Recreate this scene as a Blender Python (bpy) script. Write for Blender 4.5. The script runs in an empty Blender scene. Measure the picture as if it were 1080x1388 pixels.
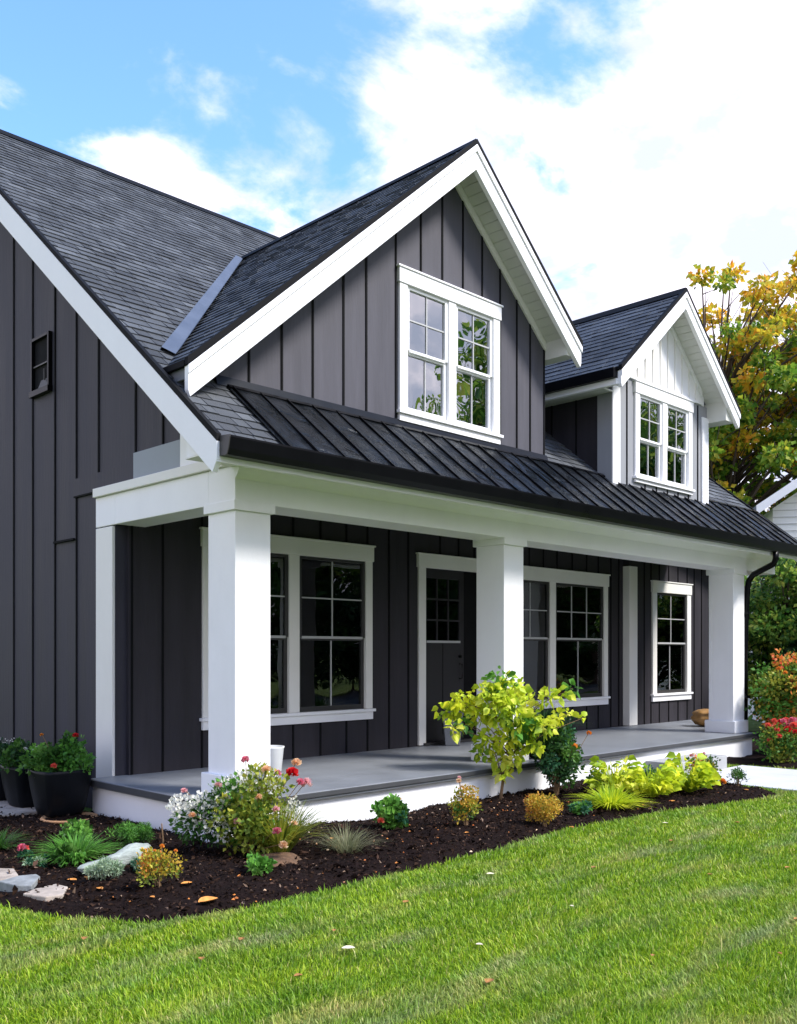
import bpy, bmesh, math, random
import numpy as np
from math import radians as R
from mathutils import Vector, Matrix
random.seed(7); rng = np.random.default_rng(7)
SC = bpy.context.scene
COL = SC.collection

# ------------------------------------------------------------------ camera
cam_d = bpy.data.cameras.new('camera'); cam = bpy.data.objects.new('camera', cam_d); COL.objects.link(cam)
cam.location = (0, 0, 1.6)
cam.rotation_euler = (R(90), 0, R(45.1115 - 90))
cam_d.sensor_fit = 'VERTICAL'; cam_d.sensor_height = 36.0
cam_d.lens = 1284.99 / 1388 * 36.0
cam_d.shift_y = (885 - 694) / 1388.0
cam_d.clip_start = 0.05; cam_d.clip_end = 2000
SC.camera = cam

# ------------------------------------------------------------------ world + sun
SUN_EL, SUN_AZ = 48.0, 155.0          # azimuth measured clockwise from +Y
w = bpy.data.worlds.new('World'); SC.world = w; w.use_nodes = True
nt = w.node_tree; nt.nodes.clear()
def N(nt, t, **k):
    n = nt.nodes.new(t)
    for a, b in k.items():
        if a == 'inp':
            for i, v in b.items(): n.inputs[i].default_value = v
        else: setattr(n, a, b)
    return n
def Lk(nt, a, b): nt.links.new(a, b)
sky = N(nt, 'ShaderNodeTexSky'); sky.sky_type = 'NISHITA'; sky.sun_disc = False
sky.sun_elevation = R(SUN_EL); sky.sun_rotation = R(SUN_AZ); sky.air_density = 1.0; sky.dust_density = 0.6; sky.ozone_density = 1.4
bg = N(nt, 'ShaderNodeBackground', inp={1: 0.15})
tc = N(nt, 'ShaderNodeTexCoord')
sep = N(nt, 'ShaderNodeSeparateXYZ'); Lk(nt, tc.outputs['Generated'], sep.inputs[0])
# clouds on a layer overhead: direction / (z + c)
ad = N(nt, 'ShaderNodeMath', operation='ADD', inp={1: 0.22}); 
mx = N(nt, 'ShaderNodeMath', operation='MAXIMUM', inp={1: 0.0}); Lk(nt, sep.outputs[2], mx.inputs[0]); Lk(nt, mx.outputs[0], ad.inputs[0])
cmb = N(nt, 'ShaderNodeCombineXYZ')
for i in (0, 1):
    dv = N(nt, 'ShaderNodeMath', operation='DIVIDE'); Lk(nt, sep.outputs[i], dv.inputs[0]); Lk(nt, ad.outputs[0], dv.inputs[1]); Lk(nt, dv.outputs[0], cmb.inputs[i])
mp = N(nt, 'ShaderNodeMapping'); mp.inputs['Location'].default_value = (1.9, 6.1, 0); Lk(nt, cmb.outputs[0], mp.inputs[0])
n1 = N(nt, 'ShaderNodeTexNoise', inp={'Scale': 3.2, 'Detail': 10.0, 'Roughness': 0.57, 'Distortion': 0.25}); Lk(nt, mp.outputs[0], n1.inputs['Vector'])
# broken cloud with one clear blue stretch to the north-north-east, cloudier towards the horizon
dt = N(nt, 'ShaderNodeVectorMath', operation='DOT_PRODUCT'); dt.inputs[1].default_value = (.405, .755, .514); Lk(nt, tc.outputs['Generated'], dt.inputs[0])
t1_ = N(nt, 'ShaderNodeMath', operation='MULTIPLY_ADD', inp={1: -2.0, 2: .955*2.0}); Lk(nt, dt.outputs['Value'], t1_.inputs[0])
t2_ = N(nt, 'ShaderNodeMath', operation='MINIMUM', inp={1: .08}); Lk(nt, t1_.outputs[0], t2_.inputs[0])
t3_ = N(nt, 'ShaderNodeMath', operation='MULTIPLY_ADD', inp={1: -.9}); Lk(nt, sep.outputs[2], t3_.inputs[0]); Lk(nt, t2_.outputs[0], t3_.inputs[2])
t4_ = N(nt, 'ShaderNodeMath', operation='ADD', inp={1: .46}); Lk(nt, t3_.outputs[0], t4_.inputs[0])
t5_ = N(nt, 'ShaderNodeMath', operation='MAXIMUM', inp={1: -.35}); Lk(nt, t4_.outputs[0], t5_.inputs[0])
sm = N(nt, 'ShaderNodeMath', operation='ADD'); Lk(nt, n1.outputs[0], sm.inputs[0]); Lk(nt, t5_.outputs[0], sm.inputs[1])
cr = N(nt, 'ShaderNodeValToRGB'); cr.color_ramp.interpolation = 'EASE'
cr.color_ramp.elements[0].position = 0.44; cr.color_ramp.elements[0].color = (0, 0, 0, 1)
cr.color_ramp.elements[1].position = 0.60; cr.color_ramp.elements[1].color = (1, 1, 1, 1)
Lk(nt, sm.outputs[0], cr.inputs[0])
mixc = N(nt, 'ShaderNodeMix', data_type='RGBA')
ncl_ = N(nt, 'ShaderNodeTexNoise', inp={'Scale': 5.0, 'Detail': 7.0, 'Roughness': .55}); Lk(nt, mp.outputs[0], ncl_.inputs['Vector'])
crc = N(nt, 'ShaderNodeValToRGB'); crc.color_ramp.elements[0].position = .40; crc.color_ramp.elements[0].color = (.55, .63, .72, 1); crc.color_ramp.elements[1].position = .60; crc.color_ramp.elements[1].color = (1, 1, 1, 1)
Lk(nt, ncl_.outputs[0], crc.inputs[0])
clm = N(nt, 'ShaderNodeMix', data_type='RGBA', blend_type='MULTIPLY'); clm.inputs[0].default_value = 1.0; clm.inputs[6].default_value = (6.2, 5.85, 6.6, 1); Lk(nt, crc.outputs[0], clm.inputs[7]); Lk(nt, clm.outputs[2], mixc.inputs[7])
Lk(nt, cr.outputs[0], mixc.inputs[0]); 
skg = N(nt, 'ShaderNodeMix', data_type='RGBA', blend_type='MULTIPLY'); skg.inputs[0].default_value = 1.0; skg.inputs[7].default_value = (1.05, 1.36, 1.70, 1)
Lk(nt, sky.outputs[0], skg.inputs[6]); Lk(nt, skg.outputs[2], mixc.inputs[6])
Lk(nt, mixc.outputs[2], bg.inputs[0])
wo = N(nt, 'ShaderNodeOutputWorld'); Lk(nt, bg.outputs[0], wo.inputs[0])

sd = bpy.data.lights.new('sun', 'SUN'); sun = bpy.data.objects.new('sun', sd); COL.objects.link(sun)
sd.energy = 3.3; sd.angle = R(14); sd.color = (1.0, 0.955, 0.88)
az = R(SUN_AZ); el = R(SUN_EL)
sdir = Vector((math.sin(az) * math.cos(el), math.cos(az) * math.cos(el), math.sin(el)))
sun.rotation_euler = sdir.to_track_quat('Z', 'Y').to_euler(); sun.location = (10, -20, 30)

SC.view_settings.view_transform = 'Standard'; SC.view_settings.look = 'None'
SC.view_settings.exposure = 0.85; SC.view_settings.gamma = 1.0; SC.view_settings.use_curve_mapping = False

# ------------------------------------------------------------------ helpers
WL = {}                                             # world location of every built object
def tag(o, label=None, cat=None, group=None, kind=None):
    if label: o['label'] = label
    if cat: o['category'] = cat
    if group: o['group'] = group
    if kind: o['kind'] = kind
    return o
def empty(name, loc, label, cat, group=None):
    o = bpy.data.objects.new(name, None); COL.objects.link(o); o.location = loc; o.empty_display_size = .2
    WL[o] = Vector(loc); tag(o, label, cat, group); return o
class MB:
    def __init__(s): s.v = []; s.f = []; s.mi = []; s.m = 0
    def add(s, vs, fs):
        b = len(s.v); s.v += [tuple(p) for p in vs]; s.f += [tuple(b + i for i in f) for f in fs]; s.mi += [s.m]*len(fs); return s
    def box(s, x0, x1, y0, y1, z0, z1):
        if x0 > x1: x0, x1 = x1, x0
        if y0 > y1: y0, y1 = y1, y0
        return s.add([(x0,y0,z0),(x1,y0,z0),(x1,y1,z0),(x0,y1,z0),(x0,y0,z1),(x1,y0,z1),(x1,y1,z1),(x0,y1,z1)],
                     [(0,3,2,1),(4,5,6,7),(0,1,5,4),(1,2,6,5),(2,3,7,6),(3,0,4,7)])
    def prism(s, poly, axis, a, b):
        """extrude a 2-D polygon along axis; coordinates are the two other axes in order"""
        def P(p, t): return {'x': (t, p[0], p[1]), 'y': (p[0], t, p[1]), 'z': (p[0], p[1], t)}[axis]
        n = len(poly); vs = [P(p, a) for p in poly] + [P(p, b) for p in poly]
        fs = [tuple(range(n)), tuple(range(2*n-1, n-1, -1))] + [(i, i+n, (i+1) % n + n, (i+1) % n) for i in range(n)]
        return s.add(vs, fs)
    def tube(s, pts, r, seg=8, r2=None):
        pts = [Vector(p) for p in pts]; n = len(pts); rings = []
        for i, p in enumerate(pts):
            t = (pts[min(i+1, n-1)] - pts[max(i-1, 0)]).normalized()
            u = t.cross(Vector((0, 0, 1)));
            if u.length < .05: u = t.cross(Vector((1, 0, 0)))
            u.normalize(); v = t.cross(u)
            rr = r if r2 is None else r + (r2 - r) * i / (n - 1)
            rings.append([p + (u * math.cos(2*math.pi*k/seg) + v * math.sin(2*math.pi*k/seg)) * rr for k in range(seg)])
        vs = [q for ring in rings for q in ring]
        fs = [(i*seg+k, i*seg+(k+1) % seg, (i+1)*seg+(k+1) % seg, (i+1)*seg+k) for i in range(n-1) for k in range(seg)]
        fs += [tuple(range(seg-1, -1, -1)), tuple((n-1)*seg+k for k in range(seg))]
        return s.add(vs, fs)
    def lathe(s, prof, c=(0,0,0), seg=28, sq=0.0, wob=None):
        """prof = [(r, z)]; sq>0 gives a rounded-square plan"""
        vs = []; n = len(prof)
        for (r, z) in prof:
            for k in range(seg):
                a = 2*math.pi*k/seg; ca, sa = math.cos(a), math.sin(a)
                q = 1.0
                if sq: q = 1 + sq * (1 / max(abs(ca), abs(sa)) - 1)
                if wob: q *= wob(a, z)
                vs.append((c[0]+r*q*ca, c[1]+r*q*sa, c[2]+z))
        fs = [(i*seg+k, i*seg+(k+1) % seg, (i+1)*seg+(k+1) % seg, (i+1)*seg+k) for i in range(n-1) for k in range(seg)]
        if prof[0][0] > 1e-4: fs.append(tuple(range(seg-1, -1, -1)))
        if prof[-1][0] > 1e-4: fs.append(tuple((n-1)*seg+k for k in range(seg)))
        return s.add(vs, fs)
    def build(s, name, mat, parent=None, bevel=0, smooth=False, label=None, center=True, fixn=True):
        vs = np.array(s.v, dtype=float)
        c = (vs.min(0) + vs.max(0)) / 2 if center else np.zeros(3)
        if center and parent is None: c[2] = vs[:, 2].min()
        me = bpy.data.meshes.new(name); me.from_pydata((vs - c).tolist(), [], s.f)
        if fixn:
            bm = bmesh.new(); bm.from_mesh(me); bmesh.ops.recalc_face_normals(bm, faces=bm.faces); bm.to_mesh(me); bm.free()
        if smooth: me.polygons.foreach_set('use_smooth', [True] * len(me.polygons))
        for m in (mat if isinstance(mat, (list, tuple)) else [mat]): me.materials.append(m)
        if any(s.mi) and len(s.mi) == len(me.polygons): me.polygons.foreach_set('material_index', s.mi)
        o = bpy.data.objects.new(name, me); COL.objects.link(o)
        wl = Vector(c); o.location = wl - (WL[parent] if parent else Vector((0,0,0))); o.parent = parent; WL[o] = wl
        if bevel:
            b = o.modifiers.new('bevel', 'BEVEL'); b.width = bevel; b.segments = 2; b.limit_method = 'ANGLE'; b.angle_limit = R(40)
        if label: o['label'] = label
        return o
def np_mesh(name, V, F, mat, parent=None, origin=None, smooth=False, matidx=None):
    """V (n,3), F (m,k) all faces with k corners"""
    V = np.asarray(V, dtype=np.float64); F = np.asarray(F, dtype=np.int32)
    if origin is None:
        origin = (V.min(0) + V.max(0)) / 2
        if parent is None: origin[2] = V[:, 2].min()
    V = V - np.asarray(origin)
    me = bpy.data.meshes.new(name); m, k = F.shape
    me.vertices.add(len(V)); me.vertices.foreach_set('co', V.astype(np.float32).ravel())
    me.loops.add(m*k); me.loops.foreach_set('vertex_index', F.ravel())
    me.polygons.add(m); me.polygons.foreach_set('loop_start', np.arange(0, m*k, k, dtype=np.int32))
    me.polygons.foreach_set('loop_total', np.full(m, k, dtype=np.int32))
    if smooth: me.polygons.foreach_set('use_smooth', np.ones(m, dtype=bool))
    for q in (mat if isinstance(mat, (list, tuple)) else [mat]): me.materials.append(q)
    if matidx is not None: me.polygons.foreach_set('material_index', np.asarray(matidx, dtype=np.int32))
    me.update(calc_edges=True)
    o = bpy.data.objects.new(name, me); COL.objects.link(o)
    wl = Vector(origin); o.location = wl - (WL[parent] if parent else Vector((0,0,0))); o.parent = parent; WL[o] = wl
    return o
def copy_tree(o, loc, rz, sc=1.0, label=None):
    c = o.copy(); COL.objects.link(c); c.location = loc; c.rotation_euler = (0, 0, rz); c.scale = (sc, sc, sc); WL[c] = Vector(loc)
    if label: c['label'] = label
    for ch in o.children:
        d = ch.copy(); COL.objects.link(d); d.parent = c
    return c

# ------------------------------------------------------------------ materials
def newmat(name):
    m = bpy.data.materials.new(name); m.use_nodes = True; nt = m.node_tree
    return m, nt, nt.nodes['Principled BSDF']
def ramp(nt, stops, interp='LINEAR'):
    r = N(nt, 'ShaderNodeValToRGB'); r.color_ramp.interpolation = interp
    e = r.color_ramp.elements
    while len(e) < len(stops): e.new(0.5)
    for i, (p, c) in enumerate(stops): e[i].position = p; e[i].color = (*c, 1) if len(c) == 3 else c
    return r
def mat_simple(name, col, rough=.6, var=.12, scale=3.0, bump=0.0, bscale=60, spec=.5, stretch=(1,1,1), metal=0.0, dirt=0.0):
    m, nt, b = newmat(name)
    t = N(nt, 'ShaderNodeTexCoord'); mp = N(nt, 'ShaderNodeMapping'); mp.inputs['Scale'].default_value = stretch
    g = N(nt, 'ShaderNodeNewGeometry'); Lk(nt, g.outputs['Position'], mp.inputs[0])
    n = N(nt, 'ShaderNodeTexNoise', inp={'Scale': scale, 'Detail': 6.0, 'Roughness': .6}); Lk(nt, mp.outputs[0], n.inputs['Vector'])
    lo = [c * (1 - var) for c in col]; hi = [min(1, c * (1 + var)) for c in col]
    r = ramp(nt, [(0.3, lo), (0.7, hi)]); Lk(nt, n.outputs[0], r.inputs[0])
    out = r.outputs[0]
    if dirt:
        n3 = N(nt, 'ShaderNodeTexNoise', inp={'Scale': 2.2, 'Detail': 8.0, 'Roughness': .7}); mp3 = N(nt, 'ShaderNodeMapping'); mp3.inputs['Scale'].default_value = (1, 1, .35)
        Lk(nt, g.outputs['Position'], mp3.inputs[0]); Lk(nt, mp3.outputs[0], n3.inputs['Vector'])
        r3 = ramp(nt, [(.5, (0,0,0)), (.75, (dirt,)*3)]); Lk(nt, n3.outputs[0], r3.inputs[0])
        mm = N(nt, 'ShaderNodeMix', data_type='RGBA'); Lk(nt, r3.outputs[0], mm.inputs[0]); Lk(nt, out, mm.inputs[6])
        mm.inputs[7].default_value = (*[c * .6 for c in col], 1); out = mm.outputs[2]
    Lk(nt, out, b.inputs['Base Color'])
    rr = ramp(nt, [(0.2, (rough*.85,)*3), (.8, (min(1, rough*1.15),)*3)]); Lk(nt, n.outputs[0], rr.inputs[0]); Lk(nt, rr.outputs[0], b.inputs['Roughness'])
    b.inputs['Specular IOR Level'].default_value = spec; b.inputs['Metallic'].default_value = metal
    if bump:
        n2 = N(nt, 'ShaderNodeTexNoise', inp={'Scale': bscale, 'Detail': 5.0, 'Roughness': .6}); Lk(nt, mp.outputs[0], n2.inputs['Vector'])
        bp = N(nt, 'ShaderNodeBump', inp={'Strength': bump, 'Distance': .01}); Lk(nt, n2.outputs[0], bp.inputs['Height']); Lk(nt, bp.outputs[0], b.inputs['Normal'])
    return m
M = {}
M['white'] = mat_simple('white_paint', (.86, .85, .86), .5, .03, 1.5, bump=.15, bscale=25, dirt=.10)
M['cream'] = mat_simple('cream_white_trim', (.78, .76, .72), .5, .03, 2, bump=.1, bscale=30, dirt=.08)
M['soffit'] = mat_simple('soffit_board', (.62, .62, .58), .6, .05, 3)
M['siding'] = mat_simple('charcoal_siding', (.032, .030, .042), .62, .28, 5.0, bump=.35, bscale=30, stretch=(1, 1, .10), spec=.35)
M['siding_shaded'] = mat_simple('shaded_charcoal_siding', (.026, .023, .029), .62, .28, 5.0, bump=.35, bscale=30, stretch=(1, 1, .10), spec=.3)  # same siding; shade of porch and dormer sides put into a darker tone
M['siding_sunlit'] = mat_simple('sunlit_charcoal_siding', (.078, .075, .090), .65, .22, 5.0, bump=.35, bscale=30, stretch=(1, 1, .10), spec=.3)  # same siding; sunlight on the large dormer put into a lighter tone
M['groove'] = mat_simple('dark_batten', (.005, .005, .006), .8, .1, 4, spec=.15)
M['siding_light'] = mat_simple('mid_grey_siding', (.27, .275, .295), .6, .08, 2, stretch=(1, 1, .3))
M['panel_grey'] = mat_simple('blue_grey_panel', (.27, .30, .34), .6, .06, 3)
M['porch_floor'] = mat_simple('grey_porch_paint', (.19, .20, .22), .45, .12, 2.5, bump=.12, bscale=30, dirt=.25)
M['black_metal'] = mat_simple('black_gutter_metal', (.003, .003, .004), .3, .2, 4, spec=.14)
M['black_trim'] = mat_simple('black_trim', (.007, .007, .008), .7, .2, 4, spec=.1)
M['flashing'] = mat_simple('blue_grey_flashing', (.065, .082, .12), .6, .2, 3)
M['nosing'] = mat_simple('dark_grey_nosing', (.055, .056, .060), .6, .12, 5, spec=.3)
M['concrete'] = mat_simple('pale_concrete', (.52, .52, .53), .85, .08, 3, bump=.3, bscale=60, dirt=.15)
M['concrete_dark'] = mat_simple('grey_concrete', (.36, .36, .36), .85, .1, 4, bump=.3, bscale=60)
M['sash_dark'] = mat_simple('dark_window_sash', (.03, .028, .028), .45, .1, 4)
M['sash_light'] = mat_simple('pale_window_bar', (.42, .42, .42), .5, .05, 4)
M['white_vinyl'] = mat_simple('white_window_vinyl', (.80, .80, .80), .4, .02, 4)
M['interior'] = mat_simple('dim_interior', (.13, .13, .11), .9, .2, 2)
M['curtain'] = mat_simple('pale_curtain', (.5, .5, .47), .9, .1, 6, stretch=(8, 8, .5))
M['door'] = mat_simple('dark_door_paint', (.022, .020, .024), .45, .08, 3, spec=.3)
M['bark'] = mat_simple('bark', (.085, .06, .045), .9, .3, 6, bump=.8, bscale=25, stretch=(1, 1, .3))
M['bark_grey'] = mat_simple('grey_bark', (.16, .13, .12), .9, .3, 6, bump=.8, bscale=25, stretch=(1, 1, .3))
M['twig'] = mat_simple('brown_twig', (.20, .12, .06), .85, .2, 20)
M['black_pot'] = mat_simple('black_plastic_pot', (.005, .006, .008), .42, .25, 5, bump=.1, bscale=40, spec=.16)
M['soil'] = mat_simple('potting_soil', (.03, .02, .014), .95, .3, 30, bump=.8, bscale=60)
M['grey_pot'] = mat_simple('grey_planter', (.17, .18, .20), .6, .08, 3)
M['white_pot'] = mat_simple('white_ceramic', (.72, .73, .73), .35, .03, 3)
M['gourd'] = mat_simple('tan_gourd', (.36, .19, .06), .45, .35, 5, bump=.3, bscale=18, stretch=(1, 1, 3))
M['terracotta'] = mat_simple('terracotta_clay', (.50, .26, .12), .8, .2, 10, bump=.3)
M['sandstone'] = mat_simple('sandstone', (.36, .30, .25), .9, .3, 9, bump=.6, bscale=35)
M['greystone'] = mat_simple('grey_stone', (.22, .23, .23), .85, .3, 12, bump=.6, bscale=30)
M['driftwood'] = mat_simple('silver_driftwood', (.30, .33, .30), .9, .35, 9, bump=.9, bscale=22, stretch=(1, 4, 4))
M['neighbour'] = mat_simple('white_lap_siding', (.82, .81, .78), .7, .05, 1.5)
M['roof_grey'] = mat_simple('grey_shingle_far', (.15, .16, .18), .8, .2, 4)
M['root_mound'] = mat_simple('dry_brown_thatch', (.12, .065, .035), .95, .45, 20, bump=1.0, bscale=50)

def mat_island(name, stops, rough=.75, bump=.3, bscale=120, spec=.3, pos=None):
    m, nt, b = newmat(name); g = N(nt, 'ShaderNodeNewGeometry')
    r = ramp(nt, stops); Lk(nt, g.outputs['Random Per Island'], r.inputs[0])
    out = r.outputs[0]
    if pos:
        n = N(nt, 'ShaderNodeTexNoise', inp={'Scale': pos, 'Detail': 5.0}); Lk(nt, g.outputs['Position'], n.inputs['Vector'])
        r2 = ramp(nt, [(.3, (.65,)*3), (.7, (1.25,)*3)]); Lk(nt, n.outputs[0], r2.inputs[0])
        mm = N(nt, 'ShaderNodeMix', data_type='RGBA', blend_type='MULTIPLY'); mm.inputs[0].default_value = 1
        Lk(nt, out, mm.inputs[6]); Lk(nt, r2.outputs[0], mm.inputs[7]); out = mm.outputs[2]
    Lk(nt, out, b.inputs['Base Color']); b.inputs['Roughness'].default_value = rough; b.inputs['Specular IOR Level'].default_value = spec
    if bump:
        n2 = N(nt, 'ShaderNodeTexNoise', inp={'Scale': bscale, 'Detail': 4.0}); Lk(nt, g.outputs['Position'], n2.inputs['Vector'])
        bp = N(nt, 'ShaderNodeBump', inp={'Strength': bump, 'Distance': .008}); Lk(nt, n2.outputs[0], bp.inputs['Height']); Lk(nt, bp.outputs[0], b.inputs['Normal'])
    return m
M['shingle'] = mat_island('asphalt_shingle', [(0, (.046, .049, .055)), (.5, (.064, .069, .077)), (.9, (.084, .090, .099)), (1, (.105, .112, .122))], .75, .9, 180, .35, pos=1.2)
M['shingle_d'] = mat_island('asphalt_shingle_dormer', [(0, (.040, .047, .061)), (.5, (.052, .062, .080)), (1, (.068, .079, .098))], .7, .9, 180, .35, pos=1.5)
M['chips'] = mat_island('bark_mulch_chips', [(0, (.005, .003, .0025)), (.5, (.017, .009, .006)), (.85, (.045, .024, .015)), (.95, (.09, .05, .035)), (1, (.26, .18, .13))], .9, 0, spec=.08)
M['litter'] = mat_island('fallen_leaf', [(0, (.42, .10, .02)), (.4, (.55, .20, .04)), (.65, (.25, .07, .02)), (.85, (.65, .42, .25)), (1, (.7, .62, .45))], .7, 0)

def mat_metalroof():
    m, nt, b = newmat('standing_seam_metal'); g = N(nt, 'ShaderNodeNewGeometry')
    n = N(nt, 'ShaderNodeTexNoise', inp={'Scale': 3.5, 'Detail': 5.0, 'Distortion': .8}); mp = N(nt, 'ShaderNodeMapping'); mp.inputs['Scale'].default_value = (1.2, .8, .8)
    Lk(nt, g.outputs['Position'], mp.inputs[0]); Lk(nt, mp.outputs[0], n.inputs['Vector'])
    r = ramp(nt, [(.3, (.004, .005, .006)), (.7, (.012, .014, .018))]); Lk(nt, n.outputs[0], r.inputs[0]); Lk(nt, r.outputs[0], b.inputs['Base Color'])
    b.inputs['Metallic'].default_value = .0; b.inputs['Specular IOR Level'].default_value = .16
    r2 = ramp(nt, [(.3, (.16,)*3), (.7, (.36,)*3)]); Lk(nt, n.outputs[0], r2.inputs[0]); Lk(nt, r2.outputs[0], b.inputs['Roughness'])
    bp = N(nt, 'ShaderNodeBump', inp={'Strength': .9, 'Distance': .08}); Lk(nt, n.outputs[0], bp.inputs['Height']); Lk(nt, bp.outputs[0], b.inputs['Normal'])
    return m
M['metal_roof'] = mat_metalroof()

def mat_glass(name, ior, wob=.02):
    m = bpy.data.materials.new(name); m.use_nodes = True; nt = m.node_tree; nt.nodes.clear()
    g = N(nt, 'ShaderNodeNewGeometry'); n = N(nt, 'ShaderNodeTexNoise', inp={'Scale': 2.0, 'Detail': 1.0}); Lk(nt, g.outputs['Position'], n.inputs['Vector'])
    bp = N(nt, 'ShaderNodeBump', inp={'Strength': .6, 'Distance': wob}); Lk(nt, n.outputs[0], bp.inputs['Height'])
    gl = N(nt, 'ShaderNodeBsdfGlossy', inp={'Roughness': .01}); gl.inputs[0].default_value = (.92, .95, .97, 1); Lk(nt, bp.outputs[0], gl.inputs['Normal'])
    tr = N(nt, 'ShaderNodeBsdfTransparent'); tr.inputs[0].default_value = (.62, .66, .64, 1)
    fr = N(nt, 'ShaderNodeFresnel', inp={0: ior}); mix = N(nt, 'ShaderNodeMixShader')
    Lk(nt, fr.outputs[0], mix.inputs[0]); Lk(nt, tr.outputs[0], mix.inputs[1]); Lk(nt, gl.outputs[0], mix.inputs[2])
    o = N(nt, 'ShaderNodeOutputMaterial'); Lk(nt, mix.outputs[0], o.inputs[0]); return m
M['glass'] = mat_glass('window_glass', 1.85, .006)
M['glass_up'] = mat_glass('coated_window_glass', 4.4, .012)

def mat_leaf(name, stops, trans=.35, rough=.5, sheen=0.3):
    m = bpy.data.materials.new(name); m.use_nodes = True; nt = m.node_tree; b = nt.nodes['Principled BSDF']; o = nt.nodes['Material Output']
    g = N(nt, 'ShaderNodeNewGeometry'); n = N(nt, 'ShaderNodeTexNoise', inp={'Scale': 3.0, 'Detail': 3.0}); Lk(nt, g.outputs['Position'], n.inputs['Vector'])
    a = N(nt, 'ShaderNodeMath', operation='MULTIPLY_ADD', inp={1: .55}); Lk(nt, g.outputs['Random Per Island'], a.inputs[0])
    s = N(nt, 'ShaderNodeMath', operation='MULTIPLY_ADD', inp={1: 1.5, 2: -.52}); Lk(nt, n.outputs[0], s.inputs[0]); Lk(nt, s.outputs[0], a.inputs[2])
    r = ramp(nt, stops); Lk(nt, a.outputs[0], r.inputs[0]); Lk(nt, r.outputs[0], b.inputs['Base Color'])
    b.inputs['Roughness'].default_value = rough; b.inputs['Specular IOR Level'].default_value = sheen
    t = N(nt, 'ShaderNodeBsdfTranslucent'); Lk(nt, r.outputs[0], t.inputs[0])
    mx = N(nt, 'ShaderNodeMixShader'); mx.inputs[0].default_value = trans
    Lk(nt, b.outputs[0], mx.inputs[1]); Lk(nt, t.outputs[0], mx.inputs[2]); Lk(nt, mx.outputs[0], o.inputs[0]); return m
def lm(k, *cols, **kw):
    n = len(cols); M[k] = mat_leaf(k, [(.1 + .8 * i / (n - 1), c) for i, c in enumerate(cols)], **kw)
lm('leaf_green', (.020, .065, .012), (.055, .15, .022), (.11, .24, .04))
lm('leaf_bright', (.05, .16, .02), (.11, .30, .04), (.20, .42, .07))
lm('leaf_lime', (.16, .30, .02), (.45, .58, .03), (.70, .76, .06), (.85, .82, .16), trans=.4)
lm('leaf_hosta', (.22, .40, .03), (.58, .68, .03), (.85, .84, .05), trans=.4)
lm('leaf_olive', (.07, .14, .02), (.24, .30, .035), (.50, .46, .06))
lm('leaf_gold', (.16, .20, .03), (.50, .38, .04), (.68, .40, .05), (.60, .22, .05))
lm('leaf_dark', (.008, .030, .010), (.020, .065, .018), (.045, .11, .03))
lm('leaf_blue', (.012, .07, .04), (.035, .13, .065), (.09, .23, .10))
lm('leaf_silver', (.16, .27, .15), (.32, .43, .27), (.48, .56, .40))
lm('leaf_wisp', (.10, .11, .05), (.20, .22, .11), (.32, .30, .17))
lm('leaf_autumn', (.09, .19, .02), (.30, .38, .03), (.62, .55, .04), (.82, .50, .04), (.85, .38, .04), trans=.5)
lm('leaf_autumn_green', (.05, .14, .016), (.13, .27, .025), (.28, .40, .04), (.60, .52, .05), trans=.5)
lm('leaf_autumn_warm', (.28, .36, .03), (.62, .56, .05), (.82, .54, .04), (.85, .38, .04), trans=.5)
lm('leaf_hedge', (.02, .08, .015), (.08, .20, .03), (.25, .40, .06), (.50, .52, .10), trans=.4)
lm('leaf_bushred', (.08, .17, .02), (.30, .34, .04), (.62, .46, .06), (.82, .28, .06), (.78, .12, .05), trans=.4)
lm('petal_white', (.84, .83, .76), (.90, .88, .82), (.92, .90, .76), trans=.45)
lm('petal_red', (.45, .006, .012), (.70, .02, .03), (.75, .06, .06))
lm('petal_coral', (.72, .06, .07), (.80, .14, .10), (.85, .22, .12))
lm('petal_pink', (.72, .25, .28), (.85, .50, .50), (.88, .66, .64))
lm('petal_rose', (.65, .10, .20), (.78, .22, .30), (.80, .40, .45))
lm('petal_peach', (.80, .42, .20), (.85, .58, .36), (.88, .72, .50))
lm('petal_orange', (.75, .20, .03), (.82, .32, .05), (.85, .42, .08))
lm('grass', (.055, .13, .010), (.10, .22, .014), (.17, .30, .022), (.28, .38, .045), trans=.3)

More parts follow.
